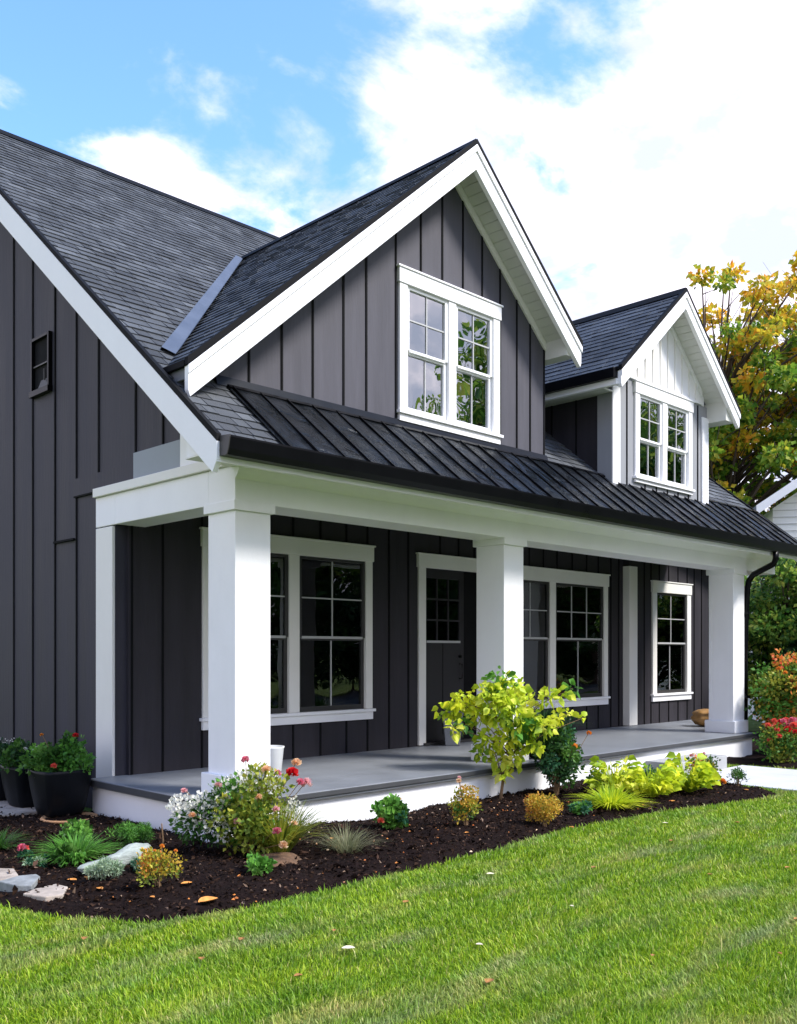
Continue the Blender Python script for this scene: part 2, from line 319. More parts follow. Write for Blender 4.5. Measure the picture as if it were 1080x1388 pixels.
# ------------------------------------------------------------------ leaf clouds
def leaf_mesh(name, P, D, L, W, mat, parent=None, fold=.25, droop=.0, origin=None, six=False, matidx=None):
    """P base points, D unit directions, L lengths, W half-widths; each leaf a folded diamond (or a rounder six-sided leaf)"""
    n = len(P); D = D / (np.linalg.norm(D, axis=1, keepdims=True) + 1e-9)
    rv = rng.normal(size=(n, 3)); S = np.cross(D, rv); S /= np.linalg.norm(S, axis=1, keepdims=True) + 1e-9
    U = np.cross(S, D); L = np.asarray(L)[:, None] if np.ndim(L) else np.full((n, 1), L); W = np.asarray(W)[:, None] if np.ndim(W) else np.full((n, 1), W)
    b = P; t = P + D * L - np.array([0, 0, 1]) * L * droop
    if not six:
        a = P + D * L * .45 + S * W + U * W * fold; c = P + D * L * .45 - S * W + U * W * fold
        V = np.stack([b, a, t, c], 1).reshape(-1, 3); i = np.arange(n)[:, None] * 4
        F = np.concatenate([i + np.array([[0, 1, 2]]), i + np.array([[0, 2, 3]])], 1).reshape(-1, 3); k = 2
    else:
        a1 = P + D*L*.28 + S*W*.85 + U*W*fold; a2 = P + D*L*.65 + S*W*.8 + U*W*fold; m1 = P + D*L*.5
        c1 = P + D*L*.28 - S*W*.85 + U*W*fold; c2 = P + D*L*.65 - S*W*.8 + U*W*fold
        V = np.stack([b, a1, a2, t, c2, c1, m1], 1).reshape(-1, 3); i = np.arange(n)[:, None] * 7
        F = np.concatenate([i + np.array([[q]]).reshape(1, 3) for q in ([0,1,6],[1,2,6],[2,3,6],[3,4,6],[4,5,6],[5,0,6])], 1).reshape(-1, 3); k = 6
    mi = None if matidx is None else np.repeat(matidx, k)
    return np_mesh(name, V, F, mat, parent, origin, matidx=mi)
def clump_points(n, centers, radii, shell=.55):
    """points scattered in a union of ellipsoidal clumps, denser towards their surfaces; returns points, outward dirs"""
    centers = np.asarray(centers, float); radii = np.asarray(radii, float)
    if radii.ndim == 1: radii = np.repeat(radii[:, None], 3, 1)
    wgt = radii.prod(1) ** (2/3); idx = rng.choice(len(centers), n, p=wgt / wgt.sum())
    d = rng.normal(size=(n, 3)); d /= np.linalg.norm(d, axis=1, keepdims=True)
    r = shell + (1 - shell) * rng.random(n) ** .7; r = np.where(rng.random(n) < .25, rng.random(n), r)
    return centers[idx] + d * r[:, None] * radii[idx], d, idx
def spheres_in(n, c, R3, rs, zmin=None):
    """n clump centres inside an ellipsoid"""
    out = []; c = np.array(c, float); R3 = np.array(R3, float)
    while len(out) < n:
        d = rng.normal(size=3); d /= np.linalg.norm(d); p = c + d * R3 * rng.random() ** (1/2.2)
        if zmin is None or p[2] > zmin: out.append(p)
    return np.array(out), rng.uniform(rs[0], rs[1], n)


# ================================================================== GROUND
def vnoise(X, Y, s, seed):
    """value noise on a grid"""
    r = np.random.default_rng(seed); T = r.random((256, 256)); x = X / s; y = Y / s
    xi = np.floor(x).astype(int); yi = np.floor(y).astype(int); fx = x - xi; fy = y - yi
    fx = fx*fx*(3-2*fx); fy = fy*fy*(3-2*fy); g = lambda a, b: T[a % 256, b % 256]
    return (g(xi, yi)*(1-fx) + g(xi+1, yi)*fx)*(1-fy) + (g(xi, yi+1)*(1-fx) + g(xi+1, yi+1)*fx)*fy
BED = [(2.2, 11.5), (2.3, 7.4), (2.50, 6.5), (2.45, 6.0), (2.60, 5.5), (2.90, 4.98), (3.46, 4.84), (4.53, 4.84), (5.69, 4.89), (7.0, 4.97), (8.65, 4.88), (10.2, 4.56),
       (10.62, 4.55), (10.80, 5.2), (10.9, 6.7), (4.5, 6.7), (4.5, 11.5)]
def poly_sd(X, Y, poly):
    d = np.full(X.shape, 1e9); ins = np.zeros(X.shape, bool); n = len(poly)
    for i in range(n):
        x0, y0 = poly[i]; x1, y1 = poly[(i+1) % n]; ex, ey = x1-x0, y1-y0
        t = np.clip(((X-x0)*ex + (Y-y0)*ey) / (ex*ex+ey*ey), 0, 1)
        d = np.minimum(d, np.hypot(X-x0-t*ex, Y-y0-t*ey))
        c = ((y0 > Y) != (y1 > Y)); xx = ex * (Y-y0) / (ey if abs(ey) > 1e-9 else 1e-9) + x0; ins ^= c & (X < xx)
    return np.where(ins, d, -d)
def lawn_h(X, Y):
    return .02 * (vnoise(X, Y, 1.1, 3) - .5) + .012 * (vnoise(X, Y, .4, 5) - .5)
def bed_h(X, Y, poly, top=.075):
    d = poly_sd(X, Y, poly) + .05 * (vnoise(X, Y, .25, 11) - .5)
    t = np.clip(d / .28, -.3, 1); s = np.where(t > 0, 1 - (1 - t)**2, t)
    h = -.012 + s * top + np.clip(d*4, 0, 1) * (.05 * (vnoise(X, Y, .55, 21) - .5) + .035 * (vnoise(X, Y, .16, 22) - .5) + .022 * (vnoise(X, Y, .055, 23) - .5))
    return h
def mat_ground(name, stops, scale, bump):
    m, nt, b = newmat(name); g = N(nt, 'ShaderNodeNewGeometry'); n = N(nt, 'ShaderNodeTexNoise', inp={'Scale': scale, 'Detail': 9.0, 'Roughness': .7}); Lk(nt, g.outputs['Position'], n.inputs['Vector'])
    r = ramp(nt, stops); Lk(nt, n.outputs[0], r.inputs[0]); Lk(nt, r.outputs[0], b.inputs['Base Color']); b.inputs['Roughness'].default_value = .95; b.inputs['Specular IOR Level'].default_value = .08
    n2 = N(nt, 'ShaderNodeTexNoise', inp={'Scale': 45.0, 'Detail': 6.0, 'Roughness': .7}); Lk(nt, g.outputs['Position'], n2.inputs['Vector'])
    bp = N(nt, 'ShaderNodeBump', inp={'Strength': bump, 'Distance': .02}); Lk(nt, n2.outputs[0], bp.inputs['Height']); Lk(nt, bp.outputs[0], b.inputs['Normal']); return m
M['lawn_soil'] = mat_ground('lawn_undergrowth', [(.3, (.06, .10, .02)), (.5, (.10, .15, .03)), (.7, (.17, .19, .06))], 3.0, .6)
M['mulch'] = mat_ground('dark_bark_mulch', [(.3, (.005, .003, .003)), (.55, (.014, .008, .007)), (.75, (.03, .018, .014))], 22.0, 1.0)
g = MB(); g.add([(-300,-300,-.035),(500,-300,-.035),(500,500,-.035),(-300,500,-.035)], [(0,1,2,3)])
tag(g.build('ground', M['lawn_soil']), kind='structure')
def grid(x0, x1, y0, y1, st, hf):
    xs = np.arange(x0, x1 + st/2, st); ys = np.arange(y0, y1 + st/2, st); X, Y = np.meshgrid(xs, ys); Z = hf(X, Y)
    ny, nx = X.shape; i = (np.arange(ny-1)[:, None] * nx + np.arange(nx-1)[None, :]).ravel()
    return np.stack([X, Y, Z], -1).reshape(-1, 3), np.stack([i, i+1, i+nx+1, i+nx], 1)
V, F = grid(-4, 24, -2, 12, .1, lambda X, Y: lawn_h(X, Y) - .004 - .03 * ((X < -3.95) | (X > 23.9) | (Y < -1.95) | (Y > 11.9)))
tag(np_mesh('lawn', V, F, M['lawn_soil'], smooth=True), kind='structure')
V, F = grid(2.15, 11.05, 4.45, 11.4, .025, lambda X, Y: bed_h(X, Y, BED))
tag(np_mesh('mulch_bed', V, F, M['mulch'], smooth=False), kind='structure')
BED2 = [(13.05, 4.2), (17.5, 3.5), (18.5, 9.5), (13.3, 9.5), (12.98, 6.25)]
V, F = grid(12.8, 18.6, 3.4, 9.6, .05, lambda X, Y: bed_h(X, Y, BED2, .06))
tag(np_mesh('side_mulch_bed', V, F, M['mulch']), kind='structure')
# bark chips over the bed: nobody could count them
n = 52000; cx = rng.uniform(2.3, 10.9, n); cy = rng.uniform(4.5, 9.5, n); d = poly_sd(cx, cy, BED); k = (d > .03) & ((cy < 6.5) | (cx < 4.5)); cx, cy = cx[k], cy[k]; n = len(cx)
cz = bed_h(cx, cy, BED) + .004; P = np.stack([cx, cy, cz], 1); D = rng.normal(size=(n, 3)); D[:, 2] = np.abs(D[:, 2]) * .35
L = rng.gamma(2.0, .008, n) + .008; W = L * rng.uniform(.12, .35, n)
tag(leaf_mesh('bark_chips', P, D, L, W, M['chips'], origin=(0, 0, 0), fold=.8), 'shredded dark brown bark mulch chips over the bed in front of the porch', 'mulch', kind='stuff')

# path, step, and an unseen street added for its neutral grey bounce
rd = MB(); rd.add([(-120,-11,-.012),(160,-11,-.012),(160,-4.5,-.012),(-120,-4.5,-.012)], [(0,1,2,3)])
M['asphalt'] = mat_simple('asphalt', (.09, .09, .095), .9, .2, 8, bump=.4, bscale=60)
tag(rd.build('bounce_road', M['asphalt']), kind='structure')
pth = MB(); pth.box(10.95, 12.85, -4.4, 6.05, -.06, .022)
tag(pth.build('path', M['concrete'], bevel=.01), kind='structure')

# grass blades
def in_lawn(X, Y):
    a = poly_sd(X, Y, BED) < -.005; b = ~((X > 10.93) & (X < 12.87) & (Y < 6.1)); c = ~((X > 4.3) & (Y > 6.3)); d = poly_sd(X, Y, BED2) < -.02
    return a & b & c & d
ang = R(45.11); fwd = np.array([math.cos(ang), math.sin(ang)]); rgt = np.array([math.sin(ang), -math.cos(ang)])
NB = 560000
wd = 3.0 * np.exp(rng.random(NB) * math.log(14.0 / 3.0))         # depth spread evenly in log, so nearer is denser
la = rng.uniform(-.56, .56, NB) * wd + rng.normal(0, .05, NB)
NO = 170000                                                     # thinner cover on either side
wo_ = 1.8 * np.exp(rng.random(NO) * math.log(16.0 / 1.8)); lo_ = rng.uniform(.5, 1.3, NO) * rng.choice([-1, 1], NO) * wo_
wd = np.concatenate([wd, wo_]); la = np.concatenate([la, lo_])
X = fwd[0]*wd + rgt[0]*la; Y = fwd[1]*wd + rgt[1]*la
k = in_lawn(X, Y) & (X < 24); X, Y, wd = X[k], Y[k], wd[k]
# a thicker, slightly taller fringe along the bed edge
def blades(name, X, Y, wd, lab, hmul=1.0):
    n = len(X); patch = vnoise(X, Y, .35, 31) * .6 + vnoise(X, Y, .12, 33) * .4
    H = (.016 + .026 * patch + rng.gamma(1.6, .007, n)) * hmul; Wd = (.0011 + .00036 * wd) * rng.uniform(.7, 1.3, n)
    th = rng.uniform(0, 2*np.pi, n); lean = rng.uniform(.1, .8, n); flow = 2*np.pi * vnoise(X, Y, .6, 41)
    lx = np.cos(th) * lean + np.cos(flow) * .16; ly = np.sin(th) * lean + np.sin(flow) * .16
    sx, sy = -np.sin(th), np.cos(th); Z0 = lawn_h(X, Y) - .01
    P0 = np.stack([X - sx*Wd, Y - sy*Wd, Z0], 1); P1 = np.stack([X + sx*Wd, Y + sy*Wd, Z0], 1)
    mx_, my_ = X + lx*H*.35, Y + ly*H*.35; zm = Z0 + H*.6
    P2 = np.stack([mx_ + sx*Wd*.8, my_ + sy*Wd*.8, zm], 1); P3 = np.stack([mx_ - sx*Wd*.8, my_ - sy*Wd*.8, zm], 1)
    P4 = np.stack([X + lx*H, Y + ly*H, Z0 + H*(1 - .25*np.hypot(lx, ly))], 1)
    V = np.stack([P0, P1, P2, P3, P4], 1).reshape(-1, 3); i = np.arange(n)[:, None]*5
    F = np.concatenate([i + np.array([[0,1,2]]), i + np.array([[0,2,3]]), i + np.array([[3,2,4]])], 1).reshape(-1, 3)
    return tag(np_mesh(name, V, F, M['grass_blade'], origin=(0, 0, 0)), lab, 'grass', kind='stuff')
def mat_grass():
    m = bpy.data.materials.new('grass_blade'); m.use_nodes = True; nt = m.node_tree; b = nt.nodes['Principled BSDF']; o = nt.nodes['Material Output']
    g = N(nt, 'ShaderNodeNewGeometry'); r = ramp(nt, [(0, (.095, .195, .010)), (.4, (.205, .365, .014)), (.8, (.36, .50, .024)), (.93, (.40, .50, .06)), (1, (.58, .52, .20))])
    Lk(nt, g.outputs['Random Per Island'], r.inputs[0])
    mp = N(nt, 'ShaderNodeMapping'); mp.inputs['Scale'].default_value = (.7, 2.4, 1); mp.inputs['Rotation'].default_value = (0, 0, R(-8)); Lk(nt, g.outputs['Position'], mp.inputs[0])
    n = N(nt, 'ShaderNodeTexNoise', inp={'Scale': 1.1, 'Detail': 5.0, 'Roughness': .6, 'Distortion': .5}); Lk(nt, mp.outputs[0], n.inputs['Vector'])
    r2 = ramp(nt, [(.50, (0,)*3), (.66, (.8,)*3)]); Lk(nt, n.outputs[0], r2.inputs[0])
    r3 = ramp(nt, [(0, (.42, .40, .16)), (.5, (.34, .42, .12)), (1, (.60, .48, .26))]); Lk(nt, g.outputs['Random Per Island'], r3.inputs[0])
    mm = N(nt, 'ShaderNodeMix', data_type='RGBA'); Lk(nt, r2.outputs[0], mm.inputs[0]); Lk(nt, r.outputs[0], mm.inputs[6]); Lk(nt, r3.outputs[0], mm.inputs[7])
    n2 = N(nt, 'ShaderNodeTexNoise', inp={'Scale': 1.7, 'Detail': 4.0}); Lk(nt, mp.outputs[0], n2.inputs['Vector'])
    r4 = ramp(nt, [(.36, (.76, .86, .95)), (.64, (1.15, 1.08, .9))]); Lk(nt, n2.outputs[0], r4.inputs[0])
    m2 = N(nt, 'ShaderNodeMix', data_type='RGBA', blend_type='MULTIPLY'); m2.inputs[0].default_value = 1; Lk(nt, mm.outputs[2], m2.inputs[6]); Lk(nt, r4.outputs[0], m2.inputs[7])
    Lk(nt, m2.outputs[2], b.inputs['Base Color']); b.inputs['Roughness'].default_value = .5; b.inputs['Specular IOR Level'].default_value = .3
    t = N(nt, 'ShaderNodeBsdfTranslucent'); Lk(nt, m2.outputs[2], t.inputs[0]); mx = N(nt, 'ShaderNodeMixShader'); mx.inputs[0].default_value = .35
    Lk(nt, b.outputs[0], mx.inputs[1]); Lk(nt, t.outputs[0], mx.inputs[2]); Lk(nt, mx.outputs[0], o.inputs[0]); return m
M['grass_blade'] = mat_grass()
blades('grass', X, Y, wd, 'short bright green lawn grass in front of the mulch bed')

# ================================================================== THE HOUSE
EAVE_Y, EAVE_Z, T = 6.12, 3.25, .807
def zr(y): return EAVE_Z + T * (y - EAVE_Y)                   # main roof surface
XL, XR = 4.15, 15.24                                          # rakes
RY = 12.62; RZ = zr(RY)
H = empty('house', (4.65, 8.65, 0), 'charcoal board and batten farmhouse with white trimmed gables, covered porch and dark shingle roof', 'house')
D1X, D1Z, D1S = 7.78, 7.08, .875                              # dormer ridge, slope
D2X, D2Z, D2S = 12.0, 6.58, .86
def zd1(x): return D1Z - D1S * abs(x - D1X)
def zd2(x): return D2Z - D2S * abs(x - D2X)
DK = .13                                                      # roof deck thickness (vertical)

def shingles(name, o, u, v, nlen, slen, clip=None, exposure=.145, mat=None, wm=.17):
    """o = lower corner, u along the eave, v up the slope (unit), rectangular area; clip(a)->(lo, hi) limits along v per position"""
    o = Vector(o); u = Vector(u).normalized(); v = Vector(v).normalized(); nrm = u.cross(v).normalized()
    if nrm.z < 0: nrm = -nrm
    Vs = []; Fs = []; rows = int(math.ceil(slen / exposure))
    for i in range(rows):
        s0 = i * exposure; s1 = min(slen, s0 + exposure + .012); a = -random.uniform(0, .3); nl_ = min(nlen, clip(s1)) if clip else nlen
        while a < nl_:
            wdt = random.uniform(wm*.5, wm*1.6); a0 = max(a, 0); a1 = min(a + wdt - .009, nl_); a += wdt
            if a1 - a0 < .01: continue
            lift = .013 + random.choice((0, 0, .003, .005)) + random.uniform(0, .002); j = random.uniform(-.005, .005)
            p = [o + u*a0 + v*(s0+j) + nrm*lift, o + u*a1 + v*(s0+j) + nrm*lift, o + u*a1 + v*s1 + nrm*.004, o + u*a0 + v*s1 + nrm*.004,
                 o + u*a0 + v*(s0+j) + nrm*(.001), o + u*a1 + v*(s0+j) + nrm*(.001)]
            b = len(Vs); Vs += [tuple(q) for q in p]; Fs += [(b, b+1, b+2, b+3), (b+4, b+5, b+1, b), (b, b+3, b+4, b+4), (b+1, b+5, b+2, b+2)]
    V = np.array(Vs); F = [f if f[2] != f[3] else f[:3] for f in Fs]
    m = MB(); m.v = Vs; m.f = F
    return m
def add_part(m, name, mat, bevel=0, smooth=False, label=None, parent=None, fixn=True):
    return m.build(name, mat, parent or H, bevel=bevel, smooth=smooth, label=label, fixn=fixn)

# ---- roof deck (front slope + back slope)
c = 1 / math.sqrt(1 + T*T); BY = RY + (RZ - 3.0) / T
deck = MB(); deck.prism([(EAVE_Y, EAVE_Z), (RY, RZ), (BY, 3.0), (BY, 3.0-DK), (RY, RZ-DK), (EAVE_Y, EAVE_Z-DK)], 'x', XL+.02, XR-.02)
roof = add_part(deck, 'roof', M['roof_grey'])
m = shingles('s', (XL-.015, EAVE_Y, EAVE_Z), (1,0,0), (0, 1, T), XR-XL+.03, (RY-EAVE_Y)/c, exposure=.14)
add_part(m, 'shingles', M['shingle'], parent=roof, label='grey shingle courses of the main roof', fixn=False)
rc = MB(); rc.prism([(RY-.13, RZ-.075), (RY, RZ+.045), (RY+.13, RZ-.075), (RY, RZ-.02)], 'x', XL-.02, XR+.02)
add_part(rc, 'ridge_cap', M['black_trim'], parent=roof)
for X0 in (XL-.02, XR-.0):                                    # black drip edge along the rakes
    de = MB()
    de.prism([(EAVE_Y-.02, EAVE_Z-.03), (RY, RZ-.03+.02), (RY, RZ+.035), (EAVE_Y-.02, EAVE_Z+.028)], 'x', X0-.012, X0+.03)
    add_part(de, 'drip_edge', M['black_trim'], parent=roof)
# ---- rake boards of the main gable
def rake(name, x0, x1, h, mat, y1=RY):
    k = MB(); h -= .045; k.prism([(EAVE_Y-.02, EAVE_Z-.032), (y1, zr(y1)-.032+.015), (y1, zr(y1)-.032-h), (EAVE_Y+.04, EAVE_Z-.03-h+.05), (EAVE_Y-.02, EAVE_Z-.17)], 'x', x0, x1)
    return add_part(k, name, mat, bevel=.004)
rake('rake_board', XL-.03, XL+.018, .33, M['white'])
rake('rake_board', XR-.018, XR+.03, .33, M['white'])
k = MB(); k.prism([(RY, RZ-.02), (BY, 2.98), (BY, 2.7), (RY, RZ-.35)], 'x', XL-.03, XL+.018); add_part(k, 'rake_board', M['white'])
k = MB()                                                      # sloping soffit under the left rake
k.prism([(EAVE_Y+.1, zr(EAVE_Y+.1)-DK-.004), (RY, RZ-DK-.004), (RY, RZ-DK-.024), (EAVE_Y+.1, zr(EAVE_Y+.1)-DK-.024)], 'x', XL+.02, 4.66)
add_part(k, 'soffit', M['soffit'])

# ---- walls
WX = 4.65
def under(y): return zr(y) - DK - .03
side = MB()
side.prism([(8.65, 0), (16.6, 0), (16.6, 3.25), (8.65, 3.25)], 'x', WX, WX+.12)
side.prism([(6.5, 3.25), (18.5, 3.25), (18.5, RZ - T*(18.5-RY) - .16), (RY, RZ-.16), (6.5, under(6.5))], 'x', WX, WX+.12)
bt = side; bt.m = 1
for y in (8.985, 9.47, 9.974, 10.535, 11.05, 11.55, 12.05, 12.6, 13.1, 13.65, 14.2, 14.75, 15.3, 15.9):
    zt = (under(y) if y < RY else RZ - T*(y-RY) - .17); 
    if y > 9: bt.box(WX-.012, WX, y-.011, y+.011, 0.05, 3.25 if y < 9.6 else zt)
    if y < 9.6: bt.box(WX-.012, WX, y-.011, y+.011, 3.43, zt)
for y in (8.246, 7.749, 7.25): bt.box(WX-.012, WX, y-.011, y+.011, 3.27, under(y))
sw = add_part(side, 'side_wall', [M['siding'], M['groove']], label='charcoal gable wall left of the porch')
k = MB(); k.box(WX-.022, WX, 8.26, 9.50, 3.25, 3.43); add_part(k, 'frieze_band', M['siding'])
k = MB(); k.box(WX-.03, WX, 9.50, 9.97, 2.79, 2.812); k.box(WX-.024, WX, 8.26, 9.5, 3.232, 3.249); add_part(k, 'shadow_moulding', M['groove'])
k = MB(); k.box(WX-.030, WX, 7.42, 8.25, 3.268, 3.52); add_part(k, 'frieze_panel', M['panel_grey'], bevel=.004, label='pale blue grey return panel under the rake')
k = MB(); k.prism([(7.415, 3.268), (6.5, 3.268), (6.5, under(6.5)), (7.415, min(under(7.415), 3.9))], 'x', WX-.034, WX); add_part(k, 'frieze_panel', M['white'], bevel=.004, label='white return panel tucked under the rake board')
k = MB(); k.box(4.62, WX+.13, 8.66, 9.0, 0.08, 2.86); add_part(k, 'corner_board', M['cream'], bevel=.006)
# utility opening in the side wall
v = MB(); y0, y1, z0, z1 = 10.05, 10.51, 4.50, 5.13; e = .035
v.box(WX-.045, WX, y0, y0+e, z0, z1); v.box(WX-.045, WX, y1-e, y1, z0, z1); v.box(WX-.045, WX, y0+e, y1-e, z1-e, z1); v.box(WX-.06, WX, y0-.01, y1+.01, z0-.03, z0+e)
vent = add_part(v, 'wall_vent', M['black_metal'], bevel=.003)
v = MB(); v.box(WX-.006, WX, y0+e, y1-e, z0+e, z1-e); add_part(v, 'louvre_panel', M['groove'], parent=vent)
v = MB(); v.box(WX-.03, WX-.007, y0+e, y1-e, 4.80, 4.815); v.tube([(WX-.03, 10.18, 4.74), (WX-.03, 10.18, 4.62)], .012); add_part(v, 'crossbar', M['sash_dark'], parent=vent)
v = MB(); v.prism([(WX-.045, z0+e), (WX-.007, z0+e), (WX-.007, z0+.14)], 'y', y0+e, y1-e-.16); add_part(v, 'hood', M['sash_dark'], parent=vent)

def wall_poly(mb, x0, x1, zb, top, y0, y1, holes, brk=()):
    xs = sorted(set([x0, x1] + [h[0] for h in holes] + [h[1] for h in holes] + list(brk))); xs = [x for x in xs if x0 <= x <= x1]
    for a, b in zip(xs[:-1], xs[1:]):
        mid = (a + b) / 2; hs = [h for h in holes if h[0] < mid < h[1]]; lo = zb
        for h in hs:
            mb.prism([(a, lo), (b, lo), (b, h[2]), (a, h[2])], 'y', y0, y1); lo = h[3]
        mb.prism([(a, lo), (b, lo), (b, top(b)), (a, top(a))], 'y', y0, y1)
def battens(mb, xs, zb, top, y, holes, t=.012, w=.010):
    for x in xs:
        z = zb
        for h in sorted([h for h in holes if h[0]-.02 < x < h[1]+.02], key=lambda h: h[2]):
            mb.box(x-w, x+w, y-t, y, z, h[2]); z = h[3]
        if top(x) - z > .03: mb.box(x-w, x+w, y-t, y, z, top(x))

# ---- windows: one part each, with sub-parts
def window(x0, x1, z0, z1, y, units, head=.18, sill=.13, cas=.11, mul=.15, upper=False, meet=.5, cols=2, rows=2, lcols=2, depth=1.0, ext=.015, label=None, curtains=()):
    """x0..x1, z0..z1 = outer edge of the casing including head and sill; front wall plane y (faces -Y)"""
    P_ = MB(); zt, zb = z1 - head, z0 + sill
    P_.box(x0, x0+cas, y-.03, y+.06, zb, zt); P_.box(x1-cas, x1, y-.03, y+.06, zb, zt)
    P_.box(x0, x1, y-.02, y+.06, zt-.001, zt+.03); P_.box(x0, x1, y-.02, y+.06, zb-.03, zb+.001)
    wi = (x1 - x0 - 2*cas - (units-1)*mul) / units
    spans = [(x0 + cas + i*(wi+mul), x0 + cas + i*(wi+mul) + wi) for i in range(units)]
    for i in range(units-1): P_.box(spans[i][1], spans[i+1][0], y-.028, y+.06, zb, zt)
    win = add_part(P_, 'window', M['white'] if upper else M['cream'], bevel=.004, label=label)
    k = MB(); k.box(x0-ext, x1+ext, y-.042, y+.06, zt+.001, z1); k.box(x0-ext-.02, x1+ext+.02, y-.055, y+.0, z1+.001, z1+.022); add_part(k, 'head_casing', M['white'] if upper else M['cream'], bevel=.004, parent=win)
    k = MB(); k.box(x0-.03, x1+.03, y-.06, y+.06, zb-.035, zb-.001); k.box(x0-.005, x1+.005, y-.034, y+.06, z0, zb-.037); add_part(k, 'sill', M['white'], bevel=.004, parent=win)
    sm_, lt = (M['white_vinyl'], M['white_vinyl']) if upper else (M['sash_dark'], M['sash_light'])
    gl = M['glass_up'] if upper else M['glass']
    for (a, b) in spans:
        f = .045; yf, yb = y - .012, y + .05; zm = zb + (zt - zb) * meet
        for (lo, hi, off, nc, nr) in ((zm, zt, 0, cols, rows), (zb, zm, .022, lcols, 1)):
            s = MB(); yo = yf + off
            s.box(a+.004, a+f, yo, yb, lo, hi-.004); s.box(b-f, b-.004, yo, yb, lo, hi-.004); s.box(a+f, b-f, yo, yb, hi-f*.8, hi-.004)
            if lo == zb: s.box(a+f, b-f, yo, yb, lo, lo+f*1.3)
            add_part(s, 'sash', sm_, bevel=.003, parent=win)
            gy = yo + .024
            p = MB(); zlo = lo + (f*1.3 if lo == zb else .014); p.box(a+f, b-f, gy, gy+.004, zlo, hi-f*.8); add_part(p, 'pane', gl, parent=win)
            q = MB()
            for i in range(1, nc): xx = a+f + (b-a-2*f)*i/nc; q.box(xx-.008, xx+.008, gy-.010, gy-.001, zlo, hi-f*.8)
            for i in range(1, nr): zz = zlo + (hi-f*.8-zlo)*i/nr; q.box(a+f, b-f, gy-.0115, gy-.001, zz-.008, zz+.008)
            if q.v: add_part(q, 'muntin', lt if not upper else M['sash_light'], parent=win)
        r_ = MB(); r_.box(a+f, b-f, yf-.002, yb, zm-.016, zm+.014); add_part(r_, 'meeting_rail', lt, bevel=.002, parent=win)
    # dim room behind
    k = MB(); X0, X1, Y0, Y1, Z0, Z1 = x0+.03, x1-.03, y+.062, y+depth, zb-.02, zt+.02
    k.add([(X0,Y0,Z0),(X1,Y0,Z0),(X1,Y1,Z0),(X0,Y1,Z0),(X0,Y0,Z1),(X1,Y0,Z1),(X1,Y1,Z1),(X0,Y1,Z1)], [(0,1,2,3),(7,6,5,4),(1,5,6,2),(2,6,7,3),(3,7,4,0)])
    add_part(k, 'room_lining', M['interior'], parent=win, fixn=False)
    for (ca, cb) in curtains:
        k = MB(); nn = max(6, int((cb-ca)/.02)); pts = [(ca + (cb-ca)*i/nn, y+.12+.018*math.sin(i*1.5)) for i in range(nn+1)]
        vs = [(px, py, z_) for (px, py) in pts for z_ in (zb, zt)]; fs = [(2*i, 2*i+2, 2*i+3, 2*i+1) for i in range(nn)]
        k.add(vs, fs); add_part(k, 'curtain', M['curtain'], parent=win, smooth=True, fixn=False)
    return (x0+.02, x1-.02, z0+.02, z1-.02)

# porch back wall
YW = 8.6
h1 = window(5.62, 8.085, .78, 2.91, YW, 2, meet=.48, cols=2, label='two sash porch window partly behind the corner column', curtains=((7.55, 7.85), (6.6, 6.7)))
h2 = window(10.35, 13.38, .76, 2.86, YW, 2, meet=.52, cols=3, label='two sash porch window behind the lime green tree', curtains=((12.9, 13.15),))
YW3 = 8.5
h3 = window(14.62, 15.96, .76, 2.83, YW3, 1, meet=.5, cols=2, cas=.14, label='single porch window right of the white corner board', curtains=((15.6, 15.75),))
hd = (9.05, 10.2, .39, 2.72)
topw = lambda x: 3.3
pw = MB(); wall_poly(pw, 4.77, 13.9, .1, topw, YW, YW+.12, [h1, hd, h2])
bt = pw; bt.m = 1; full = lambda h: (h[0]-.03, h[1]+.03, h[2]-.02, h[3]+.04)
battens(bt, (4.80, 5.15, 5.62, 6.02, 6.43, 6.85, 7.26, 7.67, 8.02, 8.395, 8.742, 9.35, 9.72, 10.05, 10.6, 10.95, 11.3, 11.65, 12.0, 12.4, 12.8, 13.13, 13.50, 13.74), .385, topw, YW, [full(h1), (8.90, 10.36, .3, 2.92), full(h2)])
wall1 = add_part(pw, 'porch_wall', [M['siding_shaded'], M['groove']], label='charcoal wall at the back of the porch')
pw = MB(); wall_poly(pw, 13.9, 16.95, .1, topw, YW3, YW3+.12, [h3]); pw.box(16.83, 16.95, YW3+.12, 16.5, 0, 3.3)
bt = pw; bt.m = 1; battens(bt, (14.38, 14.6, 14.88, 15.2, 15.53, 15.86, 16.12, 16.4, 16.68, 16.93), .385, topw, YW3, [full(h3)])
wall2 = add_part(pw, 'porch_wall', [M['siding_shaded'], M['groove']], label='charcoal wall right of the white corner board')
k = MB(); k.box(13.87, 14.12, YW3-.03, YW+.0, .385, 3.05); add_part(k, 'corner_board', M['cream'], bevel=.005)
k = MB(); k.prism([(15.0, 3.85), (17.2, 3.20), (17.2, 3.10), (15.0, 3.75)], 'y', 8.1, 13.0); add_part(k, 'wing_roof', M['roof_grey'], label='low roof over the right end wall')
